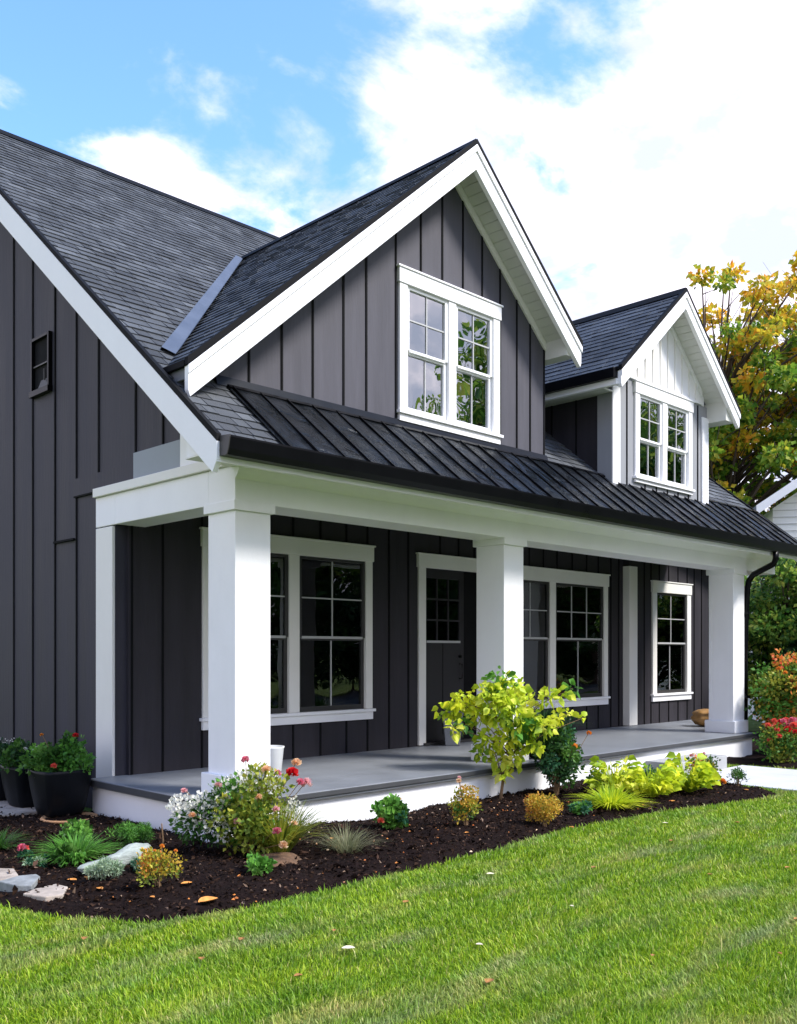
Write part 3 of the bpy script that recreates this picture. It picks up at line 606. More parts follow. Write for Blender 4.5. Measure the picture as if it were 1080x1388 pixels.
# door
D = MB(); D.box(8.92, 9.05, YW-.03, YW+.1, .39, 2.72); D.box(10.2, 10.33-.09, YW-.03, YW+.1, .39, 2.72)
dc = add_part(D, 'door_casing', M['cream'], bevel=.004)
k = MB(); k.box(8.90, 10.235, YW-.042, YW+.1, 2.721, 2.89); k.box(8.88, 10.24, YW-.055, YW, 2.891, 2.91); add_part(k, 'head_casing', M['cream'], bevel=.004, parent=dc)
dr = MB(); a, b = 9.07, 9.86; yd = YW+.05
dr.box(a-.03, a+.06, yd, yd+.045, .42, 2.76); dr.box(b-.06, b+.03, yd, yd+.045, .42, 2.76); dr.box(a+.06, b-.06, yd, yd+.045, 2.60, 2.76); dr.box(a+.06, b-.06, yd, yd+.045, .42, 1.76)
door = add_part(dr, 'door', M['door'], bevel=.004, label='dark front door with nine small panes')
k = MB(); k.box(9.46-.004, 9.46+.004, yd-.004, yd, .5, 1.74); add_part(k, 'panel_joint', M['groove'], parent=door)
k = MB(); k.box(a+.06, b-.06, yd+.018, yd+.022, 1.76, 2.60); add_part(k, 'pane', M['glass'], parent=door)
k = MB()
for i in (1, 2): xx = a+.06 + (b-a-.12)*i/3; k.box(xx-.012, xx+.012, yd+.002, yd+.017, 1.76, 2.60)
for i in (1, 2): zz = 1.76 + .84*i/3; k.box(a+.06, b-.06, yd+.001, yd+.017, zz-.012, zz+.012)
add_part(k, 'muntin', M['door'], parent=door)
k = MB(); k.box(a+.06, b-.06, yd-.018, yd+.0, 1.735, 1.765); add_part(k, 'ledge', M['sash_light'], parent=door)
k = MB(); k.tube([(9.80, yd-.002, 1.45), (9.80, yd-.05, 1.45), (9.80, yd-.05, 1.25), (9.80, yd-.002, 1.25)], .009); k.tube([(9.80, yd, 1.55), (9.80, yd-.03, 1.55)], .022); add_part(k, 'handle', M['black_metal'], parent=door)
k = MB(); k.box(9.892, 10.2, yd, yd+.04, .42, 2.76); add_part(k, 'door_panel', M['groove'], bevel=.003, label='black fixed panel beside the door')
k = MB(); X0,X1,Y0,Y1,Z0,Z1 = 9.08, 9.85, yd+.046, yd+1.0, 1.7, 2.75
k.add([(X0,Y0,Z0),(X1,Y0,Z0),(X1,Y1,Z0),(X0,Y1,Z0),(X0,Y0,Z1),(X1,Y0,Z1),(X1,Y1,Z1),(X0,Y1,Z1)], [(0,1,2,3),(7,6,5,4),(1,5,6,2),(2,6,7,3),(3,7,4,0)])
add_part(k, 'room_lining', M['interior'], parent=door, fixn=False)
k = MB(); k.box(9.0, 10.25, YW-.07, YW+.1, .384, .418); add_part(k, 'threshold', M['sash_dark'])

# ---- porch: floor, skirt, ceiling, columns, beam
k = MB(); k.prism([(4.36, 6.42), (14.15, 6.42), (14.15, 7.1), (16.95, 8.5), (4.64, 8.65), (4.36, 8.65)], 'z', .305, .38)
fl = add_part(k, 'porch_floor', M['porch_floor'], bevel=.008, label='smooth grey painted porch deck')
k = MB(); k.box(4.41, 14.10, 6.47, 6.52, .0, .304); k.box(4.41, 4.46, 6.52, 8.66, .0, .304); k.prism([(14.05, 6.52), (14.10, 6.52), (14.10, 7.12), (16.9, 8.5), (16.8, 8.5), (14.05, 7.15)], 'z', 0, .304); k.box(4.46, 4.645, 8.66, 8.7, 0, .3)
add_part(k, 'porch_skirt', M['white'], bevel=.006)
k = MB(); k.box(4.66, 15.2, 6.6, 8.6, 3.22, 3.24); add_part(k, 'porch_ceiling', M['siding'])
k = MB(); k.box(4.62, 15.15, 6.57, 6.97, 2.87, 3.17); k.box(4.62, 4.95, 6.97, 8.60, 2.87, 3.17); k.box(4.62, 4.65, 8.60, 9.0, 2.87, 3.17)

beam = add_part(k, 'porch_beam', M['white'], bevel=.006)
k = MB(); k.box(4.585, 4.65, 6.53, 9.0, 3.172, 3.262); add_part(k, 'cap_moulding', M['cream'], bevel=.006, parent=beam)
k = MB(); k.box(4.17, 15.22, 6.14, 6.62, 3.158, 3.171)
add_part(k, 'soffit', M['cream'])
k = MB(); k.prism([(6.57, 3.157), (6.50, 3.157), (6.535, 3.10), (6.568, 3.06)], 'x', 4.62, 15.15); add_part(k, 'crown_moulding', M['white'], parent=beam)
k = MB(); k.box(XL-.028, XR, EAVE_Y-.018, EAVE_Y+.02, 3.06, 3.215); add_part(k, 'fascia', M['white'], bevel=.003)
k = MB(); k.prism([(6.16, 3.17), (6.6, 3.17), (6.6, under(6.6)+.02), (6.16, 3.14+.02)], 'x', 4.17, 4.6); add_part(k, 'eave_return', M['white'])
for (x0, x1) in ((4.64, 5.01), (8.22, 8.57), (13.74, 14.11)):
    y0, y1 = 6.60, 7.00
    s = MB(); s.box(x0, x1, y0, y1, .382, 2.80); col = add_part(s, 'porch_column', M['white'], bevel=.005)
    s = MB(); s.box(x0-.03, x1+.03, y0-.032, y1+.03, 2.80, 2.885); add_part(s, 'cap', M['white'], bevel=.005, parent=col)
    s = MB(); s.box(x0-.045, x1+.045, y0-.045, y1+.045, .381, .565); add_part(s, 'plinth', M['white'], bevel=.008, parent=col)
# gutter and downspout
gp = [(6.102, 3.105), (6.005, 3.105), (5.985, 3.15), (5.965, 3.235), (5.965, 3.25), (5.985, 3.25), (5.99, 3.238), (6.01, 3.155), (6.085, 3.13), (6.085, 3.262), (6.102, 3.262)]
k = MB(); k.prism(gp, 'x', XL+.003, XR+.04); gut = add_part(k, 'gutter', M['black_metal'])
k = MB(); k.prism([(6.102, 3.105), (6.005, 3.105), (5.985, 3.15), (5.963, 3.235), (5.963, 3.252), (6.102, 3.262)], 'x', XL-.006, XL+.002); add_part(k, 'end_cap', M['sash_dark'], parent=gut)
k = MB(); k.tube([(13.95, 6.04, 3.11), (13.95, 6.04, 3.0), (13.97, 6.08, 2.93), (14.1, 6.45, 2.80), (14.17, 6.55, 2.72), (14.17, 6.58, 2.6), (14.17, 6.62, 1.5), (14.17, 6.62, .1)], .045, 12)
dsp = add_part(k, 'downspout', M['black_metal'], smooth=True)
for bz in (2.2, .9): k = MB(); k.box(14.11, 14.23, 6.56, 6.68, bz, bz+.04); add_part(k, 'bracket', M['black_metal'], parent=dsp)
# concrete step in front of the porch
k = MB(); k.box(10.96, 12.35, 6.02, 6.465, 0, .2); add_part(k, 'porch_step', M['concrete_dark'], bevel=.012, label='low concrete step at the porch edge')

k = MB(); k.box(4.352, 14.158, 6.405, 6.419, .332, .374); k.box(4.345, 4.359, 6.42, 8.62, .318, .374); add_part(k, 'deck_nosing', M['nosing'], bevel=.003)
# ---- metal lower roof
def seamroof():
    k = MB(); x0, x1, ya, yb = 4.78, XR-.02, 6.10, 6.90
    n_ = Vector((0, -T, 1)).normalized(); nx_ = 96; ny_ = 10; off = .034
    V_ = []; 
    for i in range(nx_+1):
        for j in range(ny_+1):
            x = x0 + (x1-x0)*i/nx_; y = ya + (yb-ya)*j/ny_; z = zr(y)
            o_ = off + .004*math.sin(x*7.3+y*3) + .003*math.sin(x*17+y*9)
            V_.append((x, y + n_.y*o_, z + n_.z*o_))
    F_ = [(i*(ny_+1)+j, (i+1)*(ny_+1)+j, (i+1)*(ny_+1)+j+1, i*(ny_+1)+j+1) for i in range(nx_) for j in range(ny_)]
    k.add(V_, F_)
    return k
mr = add_part(seamroof(), 'metal_roof', M['metal_roof'], smooth=True, label='black standing seam strip above the gutter', fixn=False)
k = MB(); x = 4.82
while x < XR - .05:
    for (hw, h0, h1) in ((.005, .02, .052),):
        n_ = Vector((0, -T, 1)).normalized(); pts = []
        for (y, hh) in ((6.09, h0), (6.92, h0), (6.92, h1), (6.09, h1)): pts.append((y + n_.y*hh, zr(y) + n_.z*hh))
        k.prism(pts, 'x', x-hw, x+hw)
    x += .30
add_part(k, 'seam', M['black_metal'], parent=mr)
k = MB(); n_ = Vector((0, -T, 1)).normalized()
k.prism([(6.90 + n_.y*.046, zr(6.90)+n_.z*.046), (6.94 + n_.y*.046, zr(6.94)+n_.z*.046), (6.94, zr(6.94)), (6.90, zr(6.90))], 'x', 4.78, XR-.02); add_part(k, 'flashing', M['black_metal'], parent=mr)

# ---- big gabled dormer
def gable_roof(X0, Z0, S, xl, xr, yf, yb, mat, name):
    r_ = None; k = MB(); yv = lambda x: (Z0 - S*abs(X0-x) - EAVE_Z)/T + EAVE_Y + .06       # where this roof dips under the main roof
    for (xe, sg) in ((xl, 1), (xr, -1)):
        ze = Z0 - S*abs(X0-xe); b = len(k.v); f0 = yf+.02
        k.v += [(xe, f0, ze), (X0, f0, Z0), (X0, yv(X0), Z0), (xe, yv(xe), ze), (xe, f0, ze-DK), (X0, f0, Z0-DK), (X0, yv(X0), Z0-DK), (xe, yv(xe), ze-DK)]
        k.f += [(b,b+1,b+2,b+3), (b+7,b+6,b+5,b+4), (b,b+4,b+5,b+1), (b+3,b+2,b+6,b+7), (b,b+3,b+7,b+4)]
    r_ = add_part(k, name, M['roof_grey'])
    for (xe, sg) in ((xl, 1), (xr, -1)):
        ze = Z0 - S*abs(X0-xe); sl = abs(X0-xe)*math.sqrt(1+S*S); q = math.sqrt(1+S*S)
        cl = lambda s_, xe=xe, sg=sg: yv(xe + sg*s_/q) - yf + .02
        add_part(shingles('s', (xe, yf-.01, ze), (0,1,0), (sg, 0, S), yb-yf, sl, exposure=.13, wm=.16, clip=cl), 'shingles', mat, parent=r_, fixn=False)
    k = MB(); k.prism([(X0-.11, Z0-.06), (X0, Z0+.05), (X0+.11, Z0-.06), (X0, Z0-.02)], 'y', yf-.03, yv(X0)+.05); add_part(k, 'ridge_cap', M['black_trim'], parent=r_)
    k = MB()
    for (xe, sg) in ((xl, 1), (xr, -1)):
        ze = Z0 - S*abs(X0-xe)
        k.prism([(xe-sg*.03, ze-.035), (X0, Z0-.01), (X0, Z0+.04), (xe-sg*.03, ze+.028)], 'y', yf-.05, yf+.0)
        k.box(xe-sg*.035, xe+sg*.01, yf, yv(xe), ze-.04, ze+.012)
    add_part(k, 'drip_edge', M['black_trim'], parent=r_)
    return r_
def gable_rakes(X0, Z0, S, xl, xr, yf, h):
    for (xe, sg) in ((xl, 1), (xr, -1)):
        ze = Z0 - S*abs(X0-xe); pl = [(xe-sg*.02, ze-.04), (X0, Z0-.022), (X0, Z0-.022-h*1.02), (xe+sg*.0, ze-.04-h+.01), (xe-sg*.02, ze-.04-h*.75)]
        k = MB(); k.prism(pl, 'y', yf-.036, yf+.018); rb = add_part(k, 'rake_board', M['white'], bevel=.004)
        k = MB(); k.prism([(xe-sg*.025, ze-.04), (X0, Z0-.022+.004), (X0, Z0-.022-.07), (xe-sg*.025, ze-.04-.07)], 'y', yf-.052, yf-.037); add_part(k, 'shingle_mould', M['white'], parent=rb, bevel=.003)
def gable_soffit(X0, Z0, S, xl, xr, yf, yw, label=None):
    k = MB(); sp = MB()
    for (xe, sg) in ((xl, 1), (xr, -1)):
        n = int(abs(X0-xe)/.085)
        for i in range(n):
            a_ = xe + (X0-xe)*i/n; b_ = xe + (X0-xe)*(i+1)/n - sg*.006; f = lambda x: Z0 - S*abs(X0-x) - DK - .003
            k.prism([(a_, f(a_)), (b_, f(b_)), (b_, f(b_)-.014), (a_, f(a_)-.014)], 'y', yf+.02, yw+.02)
    return add_part(k, 'soffit', M['soffit'], label=label)
YF1, YD1 = 6.66, 7.0
k = MB(); f_ = lambda x: zd1(x) - DK - .02; k.prism([(9.512, f_(9.512)), (9.70, f_(9.70)), (9.70, f_(9.70)-.05), (9.512, f_(9.70)-.05)], 'y', YF1+.02, YD1+.6); add_part(k, 'eave_return', M['soffit'])
gable_roof(D1X, D1Z, D1S, 4.22, 9.73, YF1, 11.3, M['shingle_d'], 'dormer_roof')['label'] = 'shingled roof of the large gabled dormer'
gable_rakes(D1X, D1Z, D1S, 4.22, 9.73, YF1, .26)
gable_soffit(D1X, D1Z, D1S, 4.24, 9.71, YF1, YD1)
hA = window(6.965, 8.61, 4.02, 5.615, YD1, 2, head=.155, sill=.11, cas=.115, mul=.12, upper=True, meet=.49, cols=2, rows=2, depth=.2, label='white double window in the large dormer', curtains=((7.52, 7.62), (8.3, 8.4)))
t1 = lambda x: zd1(x) - DK - .02
d1 = MB(); wall_poly(d1, 4.66, 9.51, 3.7, t1, YD1, YD1+.1, [hA], brk=(D1X,)); d1.box(9.41, 9.51, YD1+.1, 9.6, 3.7, t1(9.51))
bt = d1; bt.m = 1; battens(bt, (4.662+.02, 5.069, 5.441, 5.813, 6.204, 6.511, 6.93, 7.306, 7.644, 7.985, 8.317, 8.64, 8.955, 9.214, 9.495), 3.9, t1, YD1, [(hA[0]-.02, hA[1]+.02, hA[2]-.02, hA[3]+.045)])
w1 = add_part(d1, 'dormer_wall', [M['siding_sunlit'], M['groove']], label='charcoal gable wall of the large dormer')
for (xe, sg) in ((4.9, 1), (9.51, -1)):                       # frieze boards under the soffit
    f = lambda x: zd1(x) - DK - .02
    k = MB(); k.prism([(xe, f(xe)), (D1X, f(D1X)), (D1X, f(D1X)-.11), (xe, f(xe)-.11)], 'y', YD1-.03, YD1-.001); add_part(k, 'frieze_board', M['cream'], bevel=.003)
k = MB(); n_ = Vector((0, -T, 1)).normalized()
k.prism([(7.0-.05, zr(6.95)+.02), (7.0-.001, zr(6.95)+.05), (7.0-.001, zr(6.95)+.11), (7.0-.02, zr(6.95)+.11)], 'x', 4.7, 9.53); add_part(k, 'flashing', M['black_metal'], label='black flashing at the foot of the large dormer')
# valley flashing where dormer roof and main roof meet
ya, yb = 7.28, 10.72
def vp(y):
    z = zr(y); return D1X - (D1Z - z)/D1S, y, z
k = MB(); a_, b_ = Vector(vp(ya)), Vector(vp(yb)); nm = Vector((0, -T, 1)).normalized(); nd = Vector((-D1S, 0, 1)).normalized()
sm_d = Vector((-1, 0, 0)); sd_ = Vector((0, 1, 0))
al = (b_-a_).normalized(); side_m = (al.cross(nm)).normalized(); side_m = side_m if side_m.x < 0 else -side_m
side_d = (al.cross(nd)).normalized(); side_d = side_d if side_d.y < 0 else -side_d
lift = .045
k.add([a_+side_m*.13+nm*lift, b_+side_m*.10+nm*lift, b_+nm*lift*.9, a_+nm*lift*.9, a_+side_d*.10+nd*lift, b_+side_d*.08+nd*lift,
       a_+side_m*.13, b_+side_m*.10], [(0,1,2,3), (3,2,5,4), (6,7,1,0)])
add_part(k, 'valley_flashing', M['flashing'], label='blue grey metal valley strip between the roofs', fixn=False)

# ---- small gabled dormer
YF2, YD2 = 6.48, 6.8
XL2, XR2 = 10.38, 13.60
gable_roof(D2X, D2Z, D2S, XL2, XR2, YF2, 10.6, M['shingle_d'], 'dormer_roof')['label'] = 'shingled roof of the small right hand dormer'
gable_rakes(D2X, D2Z, D2S, XL2, XR2, YF2, .22)
gable_soffit(D2X, D2Z, D2S, XL2+.02, XR2-.02, YF2, YD2)
hB = window(11.24, 12.80, 3.90, 5.25, YD2, 2, head=.15, sill=.08, cas=.105, mul=.12, upper=True, meet=.47, cols=2, rows=2, depth=.16, label='white double window in the small dormer')
t2 = lambda x: zd2(x) - DK - .02
d2 = MB(); wall_poly(d2, 10.70, 13.29, 3.6, lambda x: min(5.27, t2(x)), YD2, YD2+.1, [hB], brk=(D2X, 10.95, 13.2))
bt = d2; bt.m = 1; battens(bt, (11.06, 11.52, 11.82, 12.12, 12.42, 12.72, 13.0), 3.7, lambda x: 5.25, YD2, [(hB[0]-.02, hB[1]+.02, hB[2]-.02, hB[3]+.1)])
w2 = add_part(d2, 'dormer_wall', [M['siding_light'], M['groove']], label='pale grey front wall of the small dormer')
d2 = MB(); wall_poly(d2, 10.8, 13.2, 5.272, t2, YD2, YD2+.1, [], brk=(D2X,)); bt = d2; bt.m = 1; battens(bt, [11.13+.2*i for i in range(10)], 5.31, t2, YD2, [], t=.016, w=.012); w3 = add_part(d2, 'gable_wall', [M['white'], M['cream']], label='white boarded gable peak of the small dormer')
k = MB(); k.box(10.93, 13.10, YD2-.028, YD2-.001, 5.272, 5.31); add_part(k, 'frieze_board', M['white'], bevel=.003)
d2 = MB(); d2.box(13.19, 13.29, YD2+.1, 9.4, 3.6, t2(13.29)); add_part(d2, 'dormer_side_wall', M['siding_shaded'])
d2 = MB(); d2.box(10.70, 10.80, YD2+.1, 9.4, 3.6, t2(10.70)); bt = d2; bt.m = 1
for y in (7.35, 7.75, 8.15, 8.55): bt.box(10.688, 10.70, y-.01, y+.01, zr(y), t2(10.70))
w4 = add_part(d2, 'dormer_side_wall', [M['siding_shaded'], M['groove']], label='dark side wall of the small dormer facing the large one')
for (a_, b_) in ((10.69, 10.87), (13.11, 13.30)):
    k = MB(); k.box(a_, b_, YD2-.026, YD2-.001, 3.62, 5.10); add_part(k, 'corner_board', M['white'], bevel=.004)
k = MB(); k.box(10.668, 10.699, YD2-.026, YD2+.2, 3.62, 5.12); add_part(k, 'corner_board', M['siding_light'], bevel=.003)  # side return of the white board, its shade put into the grey
for (xe, sg) in ((10.9, 1), (13.1, -1)):
    k = MB(); k.prism([(xe, t2(xe)), (D2X, t2(D2X)), (D2X, t2(D2X)-.08), (xe, t2(xe)-.08)], 'y', YD2-.03, YD2-.0015); add_part(k, 'frieze_board', M['white'], bevel=.003)
ze = zd2(XL2)
k = MB(); k.box(XL2-.10, XL2-.01, YF2+.02, 8.75, ze-.13, ze+.0); add_part(k, 'gutter', M['black_metal'], bevel=.01, label='black gutter along the small dormer eave')
k = MB(); k.box(XL2-.04, XL2+.02, YF2+.02, 8.7, ze-.21, ze-.132); add_part(k, 'fascia', M['white'], bevel=.004)
k = MB(); k.box(XL2+.02, 10.70, YD2-.03, 8.7, ze-.19, ze-.17); add_part(k, 'soffit', M['soffit']); k = MB(); k.prism([(13.292, t2(13.292)), (13.57, t2(13.57)), (13.57, t2(13.57)-.045), (13.292, t2(13.57)-.045)], 'y', YF2+.02, 8.6); add_part(k, 'soffit', M['soffit'])


# ================================================================== NEIGHBOUR HOUSE
nh = empty('cottage', (22.65, 5.6, 0), 'white sided neighbouring cottage gable seen past the porch roof', 'house')
X0, Y0 = 22.65, 5.6
k = MB(); k.prism([(X0-4, 0), (X0+4, 0), (X0+4, 4.75), (X0, 7.45), (X0-4, 4.75)], 'y', Y0, Y0+.1); k.box(X0-4, X0-3.9, Y0+.1, Y0+6, 0, 4.75); k.box(X0+3.9, X0+4, Y0+.1, Y0+6, 0, 4.75)
k.m = 1; z = .2
while z < 7.2:
    hw = 4.0 if z < 4.7 else 4.0 * (7.4 - z) / 2.7
    k.prism([(X0-hw, z), (X0+hw, z), (X0+hw, z+.010), (X0-hw, z+.010)], 'y', Y0-.012, Y0); z += .15
cw = add_part(k, 'wall', [M['neighbour'], M['sash_light']], parent=nh)
for sg in (-1, 1):
    k = MB(); k.prism([(X0, 7.76), (X0+sg*4.4, 4.78), (X0+sg*4.4, 4.66), (X0, 7.64)], 'y', Y0-.4, Y0+6.4); r_ = add_part(k, 'roof', M['roof_grey'], parent=nh)
    k = MB(); k.prism([(X0, 7.75), (X0+sg*4.42, 4.76), (X0+sg*4.42, 4.56), (X0, 7.54)], 'y', Y0-.45, Y0-.4); add_part(k, 'rake_board', M['white'], parent=r_)
    k = MB(); k.prism([(X0, 7.62), (X0+sg*4.35, 4.67), (X0+sg*4.35, 4.64), (X0, 7.59)], 'y', Y0-.4, Y0); add_part(k, 'soffit', M['soffit'], parent=r_)
k = MB(); k.box(X0-.6, X0+.6, Y0-.05, Y0-.001, 1.2, 2.8); wn = add_part(k, 'window', M['white'], parent=nh); k = MB(); k.box(X0-.5, X0+.5, Y0-.06, Y0-.051, 1.3, 2.7); add_part(k, 'pane', M['glass'], parent=wn)
nh.rotation_euler = (0, 0, R(-55))

# ================================================================== TREES
def tree(name, loc, h, crown_c, crown_r, ncl, rcl, nleaf, leaf, mats, label, cat, group=None, bark='bark', tr=.16, lean=(0, 0), shell=.35):
    root = empty(name, loc, label, cat, group); L0 = Vector(loc); t = MB()
    cc = L0 + Vector(crown_c); top = cc + Vector((0, 0, crown_r[2]*.25))
    pts = []; n = 9
    for i in range(n):
        f = i/(n-1); p = L0.lerp(top, f) + Vector((lean[0]*math.sin(f*3), lean[1]*math.sin(f*3), 0)) + Vector((random.uniform(-.08, .08), random.uniform(-.08, .08), 0))*(i > 0); pts.append(p)
    t.tube([pts[0]-Vector((0,0,.1))]+pts, tr, 9, tr*.18)
    C, Rr = spheres_in(ncl, cc, crown_r, rcl)
    for c_ in C:
        c_ = Vector(c_); f = max(.2, min(.95, ((c_.z - L0.z)/(top.z-L0.z)) - random.uniform(.12, .3))); q = pts[0].lerp(pts[-1], f); i = int(f*(n-1)); q = pts[i]
        mid = q.lerp(c_, .5) + Vector((random.uniform(-.2,.2), random.uniform(-.2,.2), random.uniform(0,.35)))*crown_r[0]*.25
        t.tube([q, mid, c_], tr*.28, 5, tr*.06)
        for _ in range(3):
            e = c_ + Vector(rng.normal(size=3))*rcl[1]*.7; t.tube([mid.lerp(c_, random.random()), e], tr*.07, 4, tr*.02)
    t.build('trunk', M[bark], root, smooth=True)
    P, D, idx = clump_points(nleaf, C, np.stack([Rr, Rr, Rr*.62], 1), shell)
    D = D + rng.normal(size=D.shape)*.8; D[:, 2] -= .35
    L = rng.uniform(.6, 1.3, nleaf)*leaf
    if len(mats) > 1:
        # clumps differ in colour; higher clumps turn first
        cm = np.clip((C[:, 2]-cc.z)/crown_r[2]*.55 + .42 + rng.normal(0, .38, ncl), 0, .999); mi = np.minimum((cm*len(mats)).astype(int), len(mats)-1)[idx]
    else: mi = None
    leaf_mesh('crown', P, D, L, L*.36, [M[m] for m in mats], root, matidx=mi)
    return root
tree('maple_tree', (28.4, 14.6, 0), 13, (.2, 0, 9.2), (4.3, 4.3, 4.7), 230, (.28, .56), 29000, .19, ['leaf_autumn_green', 'leaf_autumn_green', 'leaf_autumn', 'leaf_autumn', 'leaf_autumn_warm'],
     'tall maple turning orange and green directly behind the small dormer, its trunk visible', 'tree', 'autumn trees behind the house', tr=.26, lean=(.3, -.2), shell=.25)
tree('maple_tree', (31.3, 11.6, 0), 12, (0, 0, 9.5), (3.9, 3.9, 5.0), 170, (.28, .58), 22000, .20, ['leaf_autumn_green', 'leaf_autumn', 'leaf_autumn_warm'],
     'autumn maple at the right edge of the photo above the white cottage gable', 'tree', 'autumn trees behind the house', tr=.2, shell=.25)
tree('evergreen_tree', (18.9, 8.0, 0), 5, (0, 0, 2.1), (1.3, 1.3, 1.8), 40, (.3, .6), 15000, .11, ['leaf_hedge', 'leaf_dark', 'leaf_hedge'], 'dense dark evergreen tree just behind the right end of the porch', 'tree', 'evergreens behind the flowering bushes', tr=.12)
tree('evergreen_tree', (18.9, 6.2, 0), 5, (0, 0, 2.1), (1.4, 1.4, 1.9), 44, (.3, .6), 16000, .11, ['leaf_dark', 'leaf_hedge', 'leaf_hedge'], 'bushy evergreen tree at the right edge under the beam end', 'tree', 'evergreens behind the flowering bushes', tr=.12)
tree('evergreen_tree', (20.1, 7.6, 0), 5, (0, 0, 2.0), (1.0, 1.0, 1.5), 30, (.3, .6), 8000, .13, ['leaf_hedge', 'leaf_hedge'], 'lighter green evergreen tree farther back between the two dark ones', 'tree', 'evergreens behind the flowering bushes', tr=.12)
# trees across the street, seen only as reflections in the panes
tr0 = tree('street_tree', (31, -11, 0), 15, (0, 0, 8.6), (4.6, 4.6, 5.6), 70, (.9, 1.7), 15000, .36, ['leaf_green', 'leaf_hedge'], 'tall green tree across the street reflected in the upper windows', 'tree', 'trees across the street', tr=.3)
for (x, y, s, rz) in ((24, -13, .72, 1.0), (40, -9, .9, 2.1), (50, -16, 1.0, 3.3), (38, -22, .9, 4.0), (58, -8, 1.0, .6), (16, -19, .62, 5.0), (4, -17, .6, 1.7), (-8, -14, .65, 2.9), (47, -2, .8, 4.4)):
    copy_tree(tr0, (x, y, 0), rz, s, 'green tree across the street reflected in the porch windows')

hg0 = tree('roadside_bush', (22, -11, 0), 5, (0, 0, 2.8), (2.6, 2.2, 2.8), 40, (.7, 1.1), 15000, .15, ['leaf_dark', 'leaf_green'], 'dark bush across the street reflected in the porch windows', 'bush', 'bushes across the street', tr=.15)
for (x, y, s, rz) in ((26, -11.5, 1.1, 1), (30, -12, 1.0, 2), (34, -11.5, 1.2, 3), (38, -12, 1.1, 4), (42, -11.8, 1.0, 5), (46, -12, 1.2, .5), (50, -12, 1.1, 1.5), (54, -12, 1.2, 2.5), (18, -12, 1.0, 3.5), (13, -13, 1.1, 4.5)):
    copy_tree(hg0, (x, y, 0), rz, s, 'dark bush across the street reflected in the porch windows')

# ================================================================== POTS AND PORCH THINGS
def zb(x, y): return float(bed_h(np.array([x]), np.array([y]), BED)[0])
def pot(loc, r, h, label, sq=.55):
    root = empty('flower_pot', loc, label, 'flower pot', 'black pots against the side wall')
    k = MB(); k.lathe([(r*.62, 0), (r*.70, .02), (r*.80, h*.2), (r*.93, h*.6), (r, h*.93), (r*1.02, h), (r*.95, h), (r*.93, h*.9), (r*.9, h*.86)], loc, 40, sq)
    k.build('pot_wall', M['black_pot'], root, smooth=True)
    k = MB(); k.lathe([(r*.92, h*.88), (r*.5, h*.9), (.001, h*.91)], loc, 40, sq); k.build('soil', M['soil'], root)
    return root
def flower_head(loc, r, mat, parent, name='flower', n=26):
    """a rosette: rings of broad petals, upright in the middle and opening outwards"""
    P = []; D = []; L = []; W = []
    for ring, (cnt, el_, ln) in enumerate(((5, 1.25, .55), (6, .85, .72), (7, .45, .9), (7, .05, .85))):
        for i in range(cnt):
            a = 2*math.pi*(i + .5*(ring % 2))/cnt + rng.normal()*.12; e_ = el_ + rng.normal()*.1
            P.append((loc[0] + .1*r*math.cos(a), loc[1] + .1*r*math.sin(a), loc[2] - .12*r*ring)); D.append((math.cos(a)*math.cos(e_), math.sin(a)*math.cos(e_), math.sin(e_))); L.append(r*ln); W.append(r*.42)
    D = np.array(D) + np.array([-.28, -.28, 0])*.9
    return leaf_mesh(name, np.array(P), D, np.array(L), np.array(W), M[mat], parent, fold=.45, six=True)
def shrub(name, loc, R3, n, L, mats, label, cat='shrub', group=None, ncl=14, wr=.36, six=False, stems=12, up=.3, rcl=(.25, .45), flowers=(), blossoms=None, droop=.1, stemmat='twig', zc=None):
    """bushy plant of leaf clumps on visible stems. flowers = [(dx, dy, dz, r, mat)]"""
    root = empty(name, loc, label, cat, group); L0 = np.array(loc); zc = R3[2] if zc is None else zc
    C, Rr = spheres_in(ncl, L0 + [0, 0, zc], np.array(R3)*.78, (rcl[0]*min(R3), rcl[1]*min(R3)), zmin=loc[2]+.02)
    P, D, idx = clump_points(n, C, Rr*1.25, .25); ok = P[:, 2] > loc[2]+.005; P, D, idx = P[ok], D[ok], idx[ok]
    D = D*.8 + rng.normal(size=D.shape)*.5 + np.array([0, 0, up]); ll = L*rng.uniform(.6, 1.2, len(P))
    mi = rng.integers(0, len(mats), ncl)[idx] if len(mats) > 1 else None
    t = MB()
    for c_ in C[:stems]:
        c_ = Vector(c_); b = Vector(loc)+Vector((random.uniform(-.02,.02), random.uniform(-.02,.02), -.02)); m_ = b.lerp(c_, .5)+Vector((0,0,.03)); t.tube([b, m_, c_], .004+.01*R3[2], 5, .0015)
    if t.v: t.build('stem', M[stemmat], root)
    leaf_mesh('foliage', P, D, ll, ll*wr, [M[m] for m in mats], root, six=six, droop=droop, matidx=mi)
    for (dx, dy, dz, r, fm) in flowers:
        fp = L0 + [dx, dy, dz]; s_ = MB(); a = Vector(L0 + [dx*.4, dy*.4, dz*.45]); s_.tube([a, Vector(fp)], .003, 5)
        fo = flower_head(fp, r, fm, root, n=26 if r > .03 else 14)
        s_.build('flower_stem', M['twig'], fo)
    if blossoms:
        nb, bl, bm, cx_, rx_ = blossoms
        P, D, _ = clump_points(nb, L0 + np.array(cx_), np.array(rx_), .6); D = D + rng.normal(size=D.shape)*.4; D[:, 2] += .5
        leaf_mesh('blossoms', P, D, bl*rng.uniform(.6, 1.1, nb), bl*.5, M[bm], root, six=True, fold=.5)
    return root
